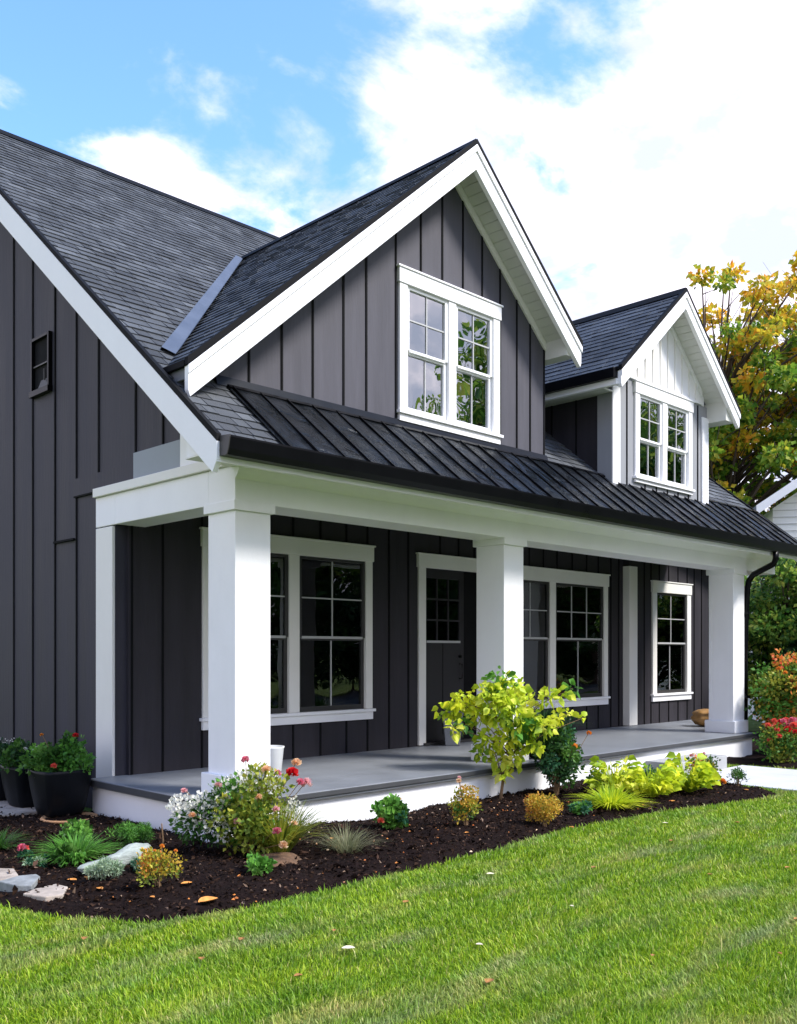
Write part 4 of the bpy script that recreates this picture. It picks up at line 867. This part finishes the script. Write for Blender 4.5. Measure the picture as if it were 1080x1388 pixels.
def blade_tuft(name, loc, n, h, spread, mats, label, cat='grass clump', w=.006, wig=.5, group=None):
    root = empty(name, loc, label, cat, group); th = rng.uniform(0, 2*np.pi, n); tilt = rng.uniform(.05, wig, n)**.8; L = h*rng.uniform(.6, 1.1, n)
    B = np.array(loc) + np.stack([np.cos(th), np.sin(th), np.zeros(n)], 1)*(rng.random(n)*spread*.35)[:, None]
    D = np.stack([np.cos(th)*tilt, np.sin(th)*tilt, np.ones(n)], 1); D /= np.linalg.norm(D, axis=1, keepdims=True)
    S = np.stack([-np.sin(th), np.cos(th), 0*th], 1); O = np.stack([np.cos(th), np.sin(th), 0*th], 1); V = []
    for f, ww in ((0, 1), (.35, 1), (.7, .7), (1, .05)):
        c_ = B + D*(L*f)[:, None] + O*(spread*.6*f*f*tilt)[:, None] - np.array([0, 0, 1])*(L*.35*f**3*tilt)[:, None]
        V += [c_ - S*w*ww, c_ + S*w*ww]
    V = np.stack(V, 1).reshape(-1, 3); i = np.arange(n)[:, None]*8
    F = np.concatenate([i + np.array([[a, a+1, a+3, a+2]]) for a in (0, 2, 4)], 1).reshape(-1, 4)
    np_mesh('leaf_blades', V, F, M[mats[0]], root); return root

GP = 'flowers growing in the black pots'
pot((4.08, 8.66, .06), .25, .44, 'large black pot beside the white corner board, nearest the porch')
shrub('potted_flower', (4.08, 8.64, .45), (.36, .36, .25), 2200, .055, ['leaf_bright', 'leaf_bright', 'leaf_green'], 'leafy green plant with two red flowers in the large pot beside the corner board', 'plant', GP, ncl=16, up=.5, zc=.11,
      flowers=((.12, -.06, .37, .036, 'petal_red'), (-.18, -.24, .12, .034, 'petal_coral'), (-.14, .10, .38, .022, 'petal_orange')))
pot((4.10, 9.36, .06), .25, .42, 'middle black pot partly behind the largest pot')
shrub('potted_flower', (4.10, 9.36, .45), (.32, .32, .20), 1400, .05, ['leaf_green', 'leaf_dark'], 'low green plant with a cream bloom in the middle black pot', 'plant', GP, ncl=12, up=.5, zc=.08, flowers=((.0, -.15, .2, .05, 'petal_white'), (-.05, .0, .19, .03, 'petal_white')))
pot((4.10, 9.98, .06), .26, .44, 'black pot cut off by the left edge of the photo')
shrub('potted_flower', (4.10, 9.98, .47), (.33, .33, .19), 1500, .045, ['leaf_green', 'leaf_dark'], 'plant with a red flower and tiny white blooms in the leftmost pot', 'plant', GP, ncl=12, up=.5, zc=.08,
      flowers=((.05, -.18, .1, .045, 'petal_coral'),), blossoms=(70, .02, 'petal_white', [(0, 0, .18)], [(.22, .22, .05)]))
k = MB(); k.box(3.55, 4.45, 8.95, 10.6, .0, .075)
tag(k.build('stone_slab', M['sandstone'], bevel=.02), 'flat beige stone slab under the black pots', 'stone slab')
k = MB(); k.lathe([(.0001, 0), (.2, 0), (.26, .035), (.25, .05), (.19, .02), (.0001, .02)], (4.06, 8.42, .03), 30)
tag(k.build('clay_saucer', M['terracotta'], smooth=True), 'broken orange terracotta saucer on the mulch below the largest black pot', 'saucer')

k = MB(); L0 = (9.33, 8.36, .382)
pl = empty('porch_planter', L0, 'tall tapered grey planter beside the front door', 'planter')
k.lathe([(.13, 0), (.135, .02), (.185, .40), (.195, .41), (.195, .44), (.17, .44), (.16, .38)], L0, 4, 0); k.build('planter_body', M['grey_pot'], pl, bevel=.006)
k = MB(); k.lathe([(.16, .385), (.001, .39)], L0, 4); k.build('soil', M['soil'], pl)
k = MB(); k.lathe([(.095, 0), (.105, .01), (.128, .24), (.135, .25), (.135, .262), (.122, .262), (.115, .24), (.09, .03), (.001, .02)], (5.93, 7.80, .382), 32)
tag(k.build('white_bucket', M['white_pot'], smooth=True), 'small white bucket on the porch deck behind the corner column', 'bucket')
# gourd-like wooden urn lying by the right column
def fold(a, z): return 1 + .06*math.cos(6*a)
k = MB(); gl0 = (14.72, 7.55, .382); k.lathe([(.05, 0), (.16, .03), (.215, .10), (.225, .15), (.19, .19), (.205, .21), (.20, .235), (.12, .275), (.04, .29), (.001, .285)], gl0, 40, 0, fold)
tag(k.build('squash_gourd', M['gourd'], smooth=True), 'squat ribbed tan gourd on the porch deck behind the far right column', 'gourd')
pb = (8.95, 6.62, .382)
root = empty('round_planter', pb, 'dark round planter on the deck edge just right of the middle column', 'planter')
k = MB(); k.lathe([(.13, 0), (.15, .02), (.20, .18), (.22, .34), (.23, .36), (.20, .36), (.19, .32)], pb, 32); k.build('pot_wall', M['black_pot'], root, smooth=True)
k = MB(); k.lathe([(.19, .32), (.001, .33)], pb, 32); k.build('soil', M['soil'], root)
blade_tuft('mondo_grass', (8.95, 6.62, .70), 420, .36, .42, ['leaf_dark'], 'dark drooping grass in the round planter right of the middle column', 'plant', w=.005, wig=1.4)

# ================================================================== GARDEN PLANTS
def gz(x, y): return zb(x, y)
x, y = 4.36, 6.00; z = gz(x, y)
# big white flowering rose bush in front of the corner column
F_ = [(-.06, -.02, .74, .040, 'petal_rose'), (.08, -.10, .66, .045, 'petal_peach'), (.19, -.10, .62, .035, 'petal_rose'), (.30, -.14, .62, .062, 'petal_red'), (.36, -.12, .69, .050, 'petal_peach'),
      (.32, -.22, .55, .042, 'petal_rose'), (.38, -.22, .54, .056, 'petal_pink'), (-.05, -.40, .24, .042, 'petal_rose'), (-.02, -.44, .14, .042, 'petal_peach'), (-.40, .30, .50, .032, 'petal_pink'), (-.22, -.14, .30, .036, 'petal_pink'), (.02, -.30, .38, .036, 'petal_pink'), (-.28, .02, .56, .032, 'petal_pink'), (.16, -.34, .26, .034, 'petal_peach'), (-.10, -.24, .48, .034, 'petal_peach'), (-.44, .12, .34, .034, 'petal_peach')]
rb = shrub('rose_bush', (x, y, z), (.33, .36, .33), 3600, .052, ['leaf_olive', 'leaf_olive', 'leaf_olive', 'leaf_bright'], 'large rose bush with white, pink and red blooms in front of the corner column', 'rose bush', ncl=44, up=.4, rcl=(.25, .4), zc=.34, flowers=F_,
      blossoms=(1050, .034, 'petal_white', [(-.30, .18, .36), (-.16, .06, .47), (-.36, .28, .30), (-.03, .0, .56), (.10, -.08, .52), (-.24, .02, .24), (.20, -.20, .28), (.28, -.18, .34), (-.40, .34, .38)], [(.16,.16,.12), (.16,.16,.12), (.13,.14,.1), (.13,.13,.09), (.12,.12,.06), (.13,.13,.1), (.08,.08,.06), (.06,.06,.08), (.1,.1,.08)]))
P, D, _ = clump_points(1300, np.array([[x-.24, y+.14, z+.28], [x-.15, y+.06, z+.42], [x-.34, y+.26, z+.26]]), np.array([.19, .17, .16]), .3)
leaf_mesh('foliage', P, D+rng.normal(size=D.shape)*.4, .045*rng.uniform(.6, 1.2, len(P)), .014, M['leaf_green'], rb)
k = MB(); vs = []
k.lathe([(.21, -.03), (.19, .005), (.14, .035), (.08, .05), (.001, .055)], (x+.02, y-.32, gz(x+.02, y-.32)), 40, 0, lambda a, z_: 1 + .12*math.sin(3*a+1) + .06*math.sin(7*a))
tag(k.build('thatch_mound', M['root_mound'], smooth=True), 'dry brown root mound at the foot of the rose bush', 'mound')
blade_tuft('garden_lily', (x+.16, y-.16, z+.02), 420, .46, .26, ['leaf_olive'], 'arching olive green blades rising through the right side of the rose bush', 'plant', w=.006, wig=.9)

x, y = 3.97, 5.36
shrub('seedling', (x, y, gz(x, y)), (.10, .10, .07), 260, .045, ['leaf_bright'], 'small bright green seedling in the open mulch below the rose bush', 'plant', ncl=8, up=.6, wr=.4, six=True, stems=6)
x, y = 3.24, 5.46; z = gz(x, y)
shrub('spirea_bush', (x, y, z), (.15, .15, .13), 1000, .028, ['leaf_gold', 'leaf_olive', 'leaf_gold'], 'yellow green spirea with orange tips nearest the bare lawn edge', 'shrub', 'gold spirea bushes', ncl=20, up=.6, wr=.35,
      flowers=((.05, .04, .25, .02, 'petal_orange'), (.11, -.03, .22, .016, 'petal_orange'), (-.04, -.02, .24, .014, 'petal_orange')))
x, y = 3.80, 6.35; z = gz(x, y)
k = MB(); k.tube([(x, y, z-.03), (x+.008, y, z+.12), (x-.003, y+.004, z+.25)], .007, 6, .005)
tag(k.build('garden_stake', M['twig']), 'thin upright stake standing in the mulch left of the rose bush', 'stake')
x, y = 3.10, 5.98; z = gz(x, y)
shrub('artemisia', (x, y-.06, z), (.12, .12, .08), 1500, .03, ['leaf_silver'], 'feathery silver green plant in front of the driftwood piece', 'plant', ncl=18, up=.6, wr=.14, stems=0)
shrub('artemisia', (3.40, 5.98, gz(3.40, 5.98)), (.10, .09, .06), 600, .03, ['leaf_silver', 'leaf_blue'], 'smaller blue green tuft at the right end of the driftwood', 'plant', ncl=12, up=.5, wr=.14, stems=0)
# driftwood: a knobbly tapering log
k = MB(); d0 = Vector((3.06, 6.22, 0)); d1_ = Vector((3.62, 6.22, 0)); vs = []; fs = []; nseg, nr_ = 22, 16
for i in range(nseg+1):
    f = i/nseg; c_ = d0.lerp(d1_, f); c_.z = gz(c_.x, c_.y) + .05 + .02*f; r_ = (.03 + .055*f**.8)*(1 if i < nseg else .55)*(1 if i else .3)
    for j in range(nr_):
        a = 2*math.pi*j/nr_; q = r_*(1 + .16*math.sin(3*a + f*4) + .10*math.sin(5*a - f*9) + random.uniform(-.04, .04)); vs.append((c_.x + .02*math.sin(f*7), c_.y + q*math.cos(a), c_.z + q*math.sin(a)*.8))
fs = [(i*nr_+j, i*nr_+(j+1) % nr_, (i+1)*nr_+(j+1) % nr_, (i+1)*nr_+j) for i in range(nseg) for j in range(nr_)] + [tuple(range(nr_)), tuple(nseg*nr_+j for j in range(nr_))]
k.add(vs, fs); tag(k.build('driftwood', M['driftwood'], smooth=True), 'pale grey weathered driftwood lying among the silver plants', 'driftwood')
x, y = 3.86, 6.92; z = gz(x, y)
shrub('juniper_mound', (x, y, z), (.23, .23, .10), 2600, .032, ['leaf_green', 'leaf_bright'], 'low rounded feathery green mound below the porch skirt corner', 'shrub', ncl=26, up=.5, wr=.12, stems=0, zc=.07)
x, y = 3.30, 6.74; z = gz(x, y)
blade_tuft('daylily', (x, y, z), 420, .23, .30, ['leaf_bright'], 'clump of bright arching blades left of the round green mound', 'plant', w=.006, wig=1.3)
shrub('leafy_perennial', (3.16, 6.55, gz(3.16, 6.55)), (.14, .14, .07), 420, .05, ['leaf_bright', 'leaf_green'], 'broad leaved green plant in front of the arching bright blades', 'plant', ncl=12, up=.5, six=True, stems=4)
shrub('leafy_perennial', (3.52, 7.15, gz(3.52, 7.15)), (.18, .16, .11), 600, .05, ['leaf_green', 'leaf_bright'], 'green leafy clump directly below the big black pot', 'plant', ncl=14, up=.5, stems=4)
x, y = 2.96, 6.90; z = gz(x, y)
shrub('dianthus', (x, y, z), (.07, .07, .05), 160, .03, ['leaf_blue'], 'tiny plant with a hot pink bloom near the left edge', 'plant', ncl=5, up=.6, stems=3, flowers=((.0, 0, .10, .042, 'petal_rose'), (.04, .02, .085, .03, 'petal_coral')))
shrub('silver_groundcover', (2.98, 6.68, gz(2.98, 6.68)), (.13, .09, .035), 500, .03, ['leaf_silver', 'leaf_blue'], 'silvery low groundcover just below the hot pink bloom', 'plant', ncl=10, up=.3, wr=.2, stems=0)
blade_tuft('daylily', (2.98, 7.45, gz(2.98, 7.45)), 220, .2, .25, ['leaf_green'], 'green grassy clump cut off by the left edge of the photo', 'plant', w=.005, wig=1.2)
x, y = 4.95, 5.55; z = gz(x, y)
blade_tuft('fescue_tuft', (x, y, z), 300, .24, .30, ['leaf_wisp'], 'wispy grey green grass tuft in the mulch right of the rose bush', 'grass tuft', w=.0022, wig=1.0)
x, y = 5.86, 5.93; z = gz(x, y)
shrub('geranium', (x, y, z), (.20, .20, .14), 900, .055, ['leaf_blue', 'leaf_bright', 'leaf_green'], 'leafy blue green geranium with one coral bloom at its left side', 'plant', ncl=18, up=.5, wr=.42, six=True, flowers=((-.17, .0, .10, .04, 'petal_coral'), (.06, 0, .26, .022, 'petal_peach')))
x, y = 6.33, 5.52; z = gz(x, y)
shrub('barberry', (x, y, z), (.14, .14, .19), 1200, .03, ['leaf_olive', 'leaf_gold', 'leaf_green'], 'small upright olive and bronze barberry between the geranium and the lime tree', 'shrub', ncl=24, up=.7, stems=14,
      flowers=((-.05, .03, .40, .03, 'petal_peach'), (-.01, .06, .42, .022, 'petal_pink')))
x, y = 6.98, 5.14; z = gz(x, y)
shrub('spirea_bush', (x, y, z), (.18, .18, .15), 2400, .024, ['leaf_gold'], 'rounded golden orange spirea ball at the middle of the bed', 'shrub', 'gold spirea bushes', ncl=34, up=.4, wr=.35, zc=.16)
x, y = 7.72, 5.22; z = gz(x, y)
shrub('sedum', (x, y, z), (.20, .13, .055), 900, .035, ['leaf_blue', 'leaf_bright'], 'low blue green sedum patch beside the golden spirea ball', 'plant', ncl=20, up=.5, stems=0)
# dark green rose in front of the planter
x, y = 8.50, 6.10; z = gz(x, y)
shrub('climbing_rose', (x, y, z), (.42, .30, .46), 4200, .05, ['leaf_dark', 'leaf_blue', 'leaf_green', 'leaf_dark'], 'tall dark green rose shrub with a single orange bloom beside the lime tree', 'shrub', ncl=44, up=.3, rcl=(.22, .38), stems=24,
      flowers=((.02, -.22, .55, .045, 'petal_orange'), (.42, -.14, .66, .035, 'petal_orange')))
# lime green small tree
x, y = 7.78, 6.30; z = gz(x, y)
root = empty('young_catalpa_tree', (x, y, z), 'small tree with big lime yellow leaves in front of the middle column', 'tree'); k = MB()
tp = [Vector((x, y, z-.03)), Vector((x+.05, y, z+.2)), Vector((x+.12, y-.04, z+.45)), Vector((x+.15, y-.05, z+.75)), Vector((x+.15, y-.03, z+1.05))]
k.tube(tp, .017, 8, .009); cl = []; b2 = Vector((x+.10, y-.02, z+.38))
# clump layout: (along X-ish right vector, height, radius)
rv = Vector((rgt[0], rgt[1], 0)); fv = Vector((fwd[0], fwd[1], 0)); base = Vector((x, y, 0))
lay = [(-.50, 1.05, .11), (-.58, .92, .10), (-.52, .78, .09), (-.30, .90, .14), (.05, 1.08, .19), (.20, .75, .17), (-.02, 1.22, .17), (.12, 1.18, .16), (-.14, 1.12, .14), (.25, 1.05, .14), (-.33, 1.05, .13), (-.46, .98, .10), (-.40, .80, .10), (-.05, .98, .18), (.12, .92, .18), (-.18, .88, .14), (.30, .85, .13), (.48, 1.08, .10), (.62, 1.12, .09), (.76, 1.17, .06),
       (.42, .78, .11), (.58, .86, .09), (.70, .92, .05), (-.14, .62, .13), (.03, .68, .16), (.20, .62, .14), (-.02, .45, .13), (.12, .42, .11), (.33, .60, .09), (-.22, .50, .07), (.86, .86, .03), (.02, .30, .07)]
for (a, h_, r_) in lay:
    p = base + rv*(a+.02) + fv*random.uniform(-.2, .16); p.z = z + h_; cl.append((p, r_))
    q = tp[min(4, max(1, int(h_*3.2)))]; k.tube([q, q.lerp(p, .5)+Vector((0,0,.05)), p], .007, 5, .002)
k.build('trunk', M['twig'], root, smooth=True)
n = 1500; C = np.array([c_[0] for c_ in cl]); Rr = np.array([c_[1] for c_ in cl])*.95; P, D, idx = clump_points(n, C, Rr, .3); D = D*.6 + rng.normal(size=D.shape)*.5; D[:, 2] -= .15
L = rng.uniform(.04, .105, n); leaf_mesh('crown', P, D, L, L*.42, [M['leaf_lime'], M['leaf_bright'], M['leaf_hosta']], root, six=True, droop=.25, fold=.3, matidx=rng.choice([0, 0, 0, 0, 2, 2, 1], len(cl))[idx])
# right part of the bed
x, y = 8.20, 5.22; z = gz(x, y)
blade_tuft('lime_sedge', (x, y, z), 420, .26, .34, ['leaf_hosta'], 'lime green arching sedge clump at the left of the hostas', 'plant', w=.007, wig=1.3)
def hosta(x, y, r, n, label, mats=('leaf_hosta',)):
    z = gz(x, y); root = empty('hosta', (x, y, z), label, 'hosta', 'hostas in the right half of the bed'); th = rng.uniform(0, 2*np.pi, n); el_ = rng.uniform(.25, 1.25, n); rr = r*rng.uniform(.3, .95, n)
    t = MB(); P = []; D = []
    for a, e_, q in zip(th, el_, rr):
        p = Vector((x + math.cos(a)*math.cos(e_)*q, y + math.sin(a)*math.cos(e_)*q, z + math.sin(e_)*q*1.15 + .02)); t.tube([Vector((x, y, z)), p], .004, 5, .003); P.append(p); D.append((math.cos(a), math.sin(a), .25))
    t.build('stem', M['leaf_hosta'], root); L = r*rng.uniform(.22, .40, n); leaf_mesh('foliage', np.array(P), np.array(D) + rng.normal(size=(n, 3))*.12, L, L*.36, M[mats[0]], root, six=True, droop=.35, fold=.35)
hosta(8.90, 5.62, .36, 130, 'tallest hosta, with upright green tinged leaves, at the back left of the three', ('leaf_lime',))
hosta(9.05, 5.25, .32, 150, 'yellow hosta in the middle of the three bright hostas')
hosta(9.65, 5.15, .36, 170, 'widest yellow hosta, nearest the concrete path')
x, y = 9.35, 6.25; z = gz(x, y)
shrub('sprig', (8.95, 5.95, gz(8.95, 5.95)), (.07, .07, .15), 90, .04, ['leaf_green'], 'thin green sprig standing behind the lime sedge', 'plant', ncl=6, up=.5, six=True, stems=6)
shrub('low_juniper', (9.95, 5.85, gz(9.95, 5.85)), (.30, .22, .12), 900, .035, ['leaf_blue', 'leaf_green'], 'dull blue green shrub behind the hostas beside the concrete step', 'shrub', ncl=18, up=.5, wr=.25)
shrub('pinkish_heather', (10.25, 5.32, gz(10.25, 5.32)), (.26, .22, .19), 1100, .04, ['leaf_olive', 'leaf_green', 'leaf_bushred'], 'loose olive and pink tinged shrub at the right tip of the bed', 'shrub', ncl=22, up=.6, stems=16,
      flowers=((-.02, .1, .34, .03, 'petal_pink'), (.08, .0, .36, .025, 'petal_pink'), (.02, -.26, .07, .05, 'petal_orange')))
shrub('thyme_tuft', (10.55, 5.02, gz(10.55, 5.02)), (.13, .13, .13), 380, .035, ['leaf_green'], 'small green tuft at the very end of the bed beside the path', 'plant', ncl=10, up=.8, wr=.25)
# flowering bushes beyond the path
x, y = 14.45, 6.05; z = .04
fl_ = [(random.uniform(-.5, .5), random.uniform(-.6, .1), random.uniform(.7, 1.4), .045, random.choice(('petal_orange', 'petal_coral'))) for _ in range(14)]
shrub('burning_bush', (x, y, z), (.66, .70, .80), 8500, .075, ['leaf_bushred', 'leaf_olive', 'leaf_bushred', 'leaf_bright', 'leaf_bushred', 'leaf_green'], 'tall bush with orange and red autumn leaves beyond the far right column', 'shrub', ncl=80, up=.4, rcl=(.18, .32), stems=40, flowers=fl_, zc=.88)
shrub('burning_bush', (15.6, 5.35, z), (.7, .7, .72), 6000, .065, ['leaf_bushred', 'leaf_olive', 'leaf_green'], 'second autumn coloured bush mostly outside the right edge of the photo', 'shrub', ncl=60, up=.4, rcl=(.18, .32), stems=30, zc=.74)
x, y = 13.50, 5.70
fl_ = [(.30*math.cos(a*2.4)*math.sqrt(a/22), .30*math.sin(a*2.4)*math.sqrt(a/22), .60 - .16*(a/22) + random.uniform(-.03, .05), random.uniform(.05, .075), random.choice(('petal_coral', 'petal_red', 'petal_coral', 'petal_rose'))) for a in range(22)] + [(-.1, -.36, .16, .055, 'petal_red'), (-.3, .1, .34, .05, 'petal_coral'), (-.33, -.05, .40, .05, 'petal_coral')]
shrub('red_rose_bush', (x, y, z), (.40, .40, .33), 3400, .05, ['leaf_green', 'leaf_olive', 'leaf_bright'], 'low rose bush crowned with coral red blooms beside the path', 'rose bush', ncl=36, up=.4, rcl=(.25, .4), flowers=fl_, zc=.27)

# flat stones at the left edge
def slab(name, pts, z0, z1, mat, label):
    k = MB(); k.prism(pts, 'z', z0, z1); tag(k.build(name, M[mat], bevel=.008), label, 'stone')
slab('flat_stone', [(2.45, 6.80), (2.53, 6.45), (2.74, 6.42), (2.82, 6.70), (2.66, 6.88)], .0, .07, 'sandstone', 'pale flat stone cut off by the left edge of the photo')
slab('flat_stone', [(2.56, 6.34), (2.60, 6.14), (2.67, 6.07), (2.82, 6.28), (2.83, 6.36), (2.72, 6.40)], .01, .085, 'greystone', 'narrow grey stone between the two pale ones')
slab('flat_stone', [(2.57, 5.98), (2.64, 5.80), (2.75, 5.78), (2.86, 5.95), (2.84, 6.08), (2.68, 6.05)], .0, .065, 'sandstone', 'larger pinkish flat stone nearest the lawn')

# fallen leaves and small pale stones
LIT = [(2.71,4.15,0),(3.36,3.75,1),(3.05,4.28,0),(3.52,4.05,0),(4.25,4.2,0),(5.2,4.3,1),(6.3,3.2,0),(5.6,2.3,0),(4.4,2.55,0),(7.9,4.45,1),(8.4,4.0,0),(9.2,3.7,0),(9.7,3.9,1),(6.9,2.9,0),(7.2,4.0,0),(4.9,3.4,1),
       (3.5,2.9,0),(6.1,2.2,0),(8.1,3.0,0),(2.9,3.6,0),(5.9,3.9,0),(10.0,3.1,0),(7.4,2.5,0),(3.9,3.3,1),(4.9,2.1,0),(2.45,4.9,0)]
kinds = {0: ('curled rust brown leaf lying on the lawn', 'brown leaves on the lawn'), 1: ('pale cream leaf lying on the lawn', 'pale leaves on the lawn')}
M['leaf_rust'] = mat_simple('rust_dead_leaf', (.30, .13, .035), .8, .4, 30); M['leaf_cream'] = mat_simple('cream_dead_leaf', (.68, .60, .42), .8, .12, 30)
M['leaf_amber'] = mat_simple('amber_dead_leaf', (.62, .25, .05), .75, .25, 30)
def dead_leaf(x, y, z, s, mat, label, group):
    k = MB(); n = 6; vs = []; rz = random.uniform(0, 6.28); cu = random.uniform(.2, .6)
    for i in range(n+1):
        f = i/n; w_ = math.sin(math.pi*min(1, f*.92+.04))**.8*.36
        for j in (-1, -.5, 0, .5, 1):
            px = (f-.5)*s; py = j*w_*s; pz = (abs(j)**1.5*cu*w_ + .25*(f-.5)**2*cu*2)*s + random.uniform(-.01, .01)*s
            vs.append((x + px*math.cos(rz)-py*math.sin(rz), y + px*math.sin(rz)+py*math.cos(rz), z + pz))
    k.add(vs, [(i*5+j, i*5+j+1, i*5+j+6, i*5+j+5) for i in range(n) for j in range(4)])
    tag(k.build('fallen_leaf', M[mat], smooth=True, fixn=False), label, 'leaf', group)
for (x, y, kd) in LIT:
    dead_leaf(x, y, .032, random.uniform(.03, .07), ('leaf_rust', 'leaf_cream')[kd], *kinds[kd])
for (x, y, s) in ((3.33, 5.02, .14), (3.40, 5.38, .075), (2.95, 6.08, .07), (3.02, 6.0, .06), (2.98, 5.75, .06), (3.1, 5.3, .04), (4.62, 5.9, .05), (3.72, 7.6, .1), (4.18, 5.75, .08), (7.2, 5.0, .06), (9.0, 4.98, .06), (5.1, 5.9, .05), (3.3, 6.95, .06), (6.1, 5.3, .04), (10.2, 4.75, .06)):
    dead_leaf(x, y, gz(x, y)+.012, s, 'leaf_amber', 'curled amber leaf lying on the dark mulch', 'amber leaves on the mulch')
P = []
n = 170; px = rng.uniform(2.6, 10.4, n*3); py = rng.uniform(4.6, 6.3, n*3); kk = poly_sd(px, py, BED) > .05; px, py = px[kk][:n], py[kk][:n]
k = MB()
for (x, y) in zip(px, py):
    r_ = random.uniform(.006, .016); z = gz(x, y)
    vs = [(x + r_*random.uniform(.6, 1.3)*a, y + r_*random.uniform(.6, 1.3)*b, z + r_*.7*c_) for (a, b, c_) in ((1,0,.1), (0,1,0), (-1,0,.1), (0,-1,0), (.1,.1,1), (0,0,-.7))]
    k.add(vs, [(0,1,4),(1,2,4),(2,3,4),(3,0,4),(1,0,5),(2,1,5),(3,2,5),(0,3,5)])
tag(k.build('pebbles', M['litter']), 'tiny pale pebbles and leaf crumbs scattered over the mulch', 'pebbles', kind='stuff')
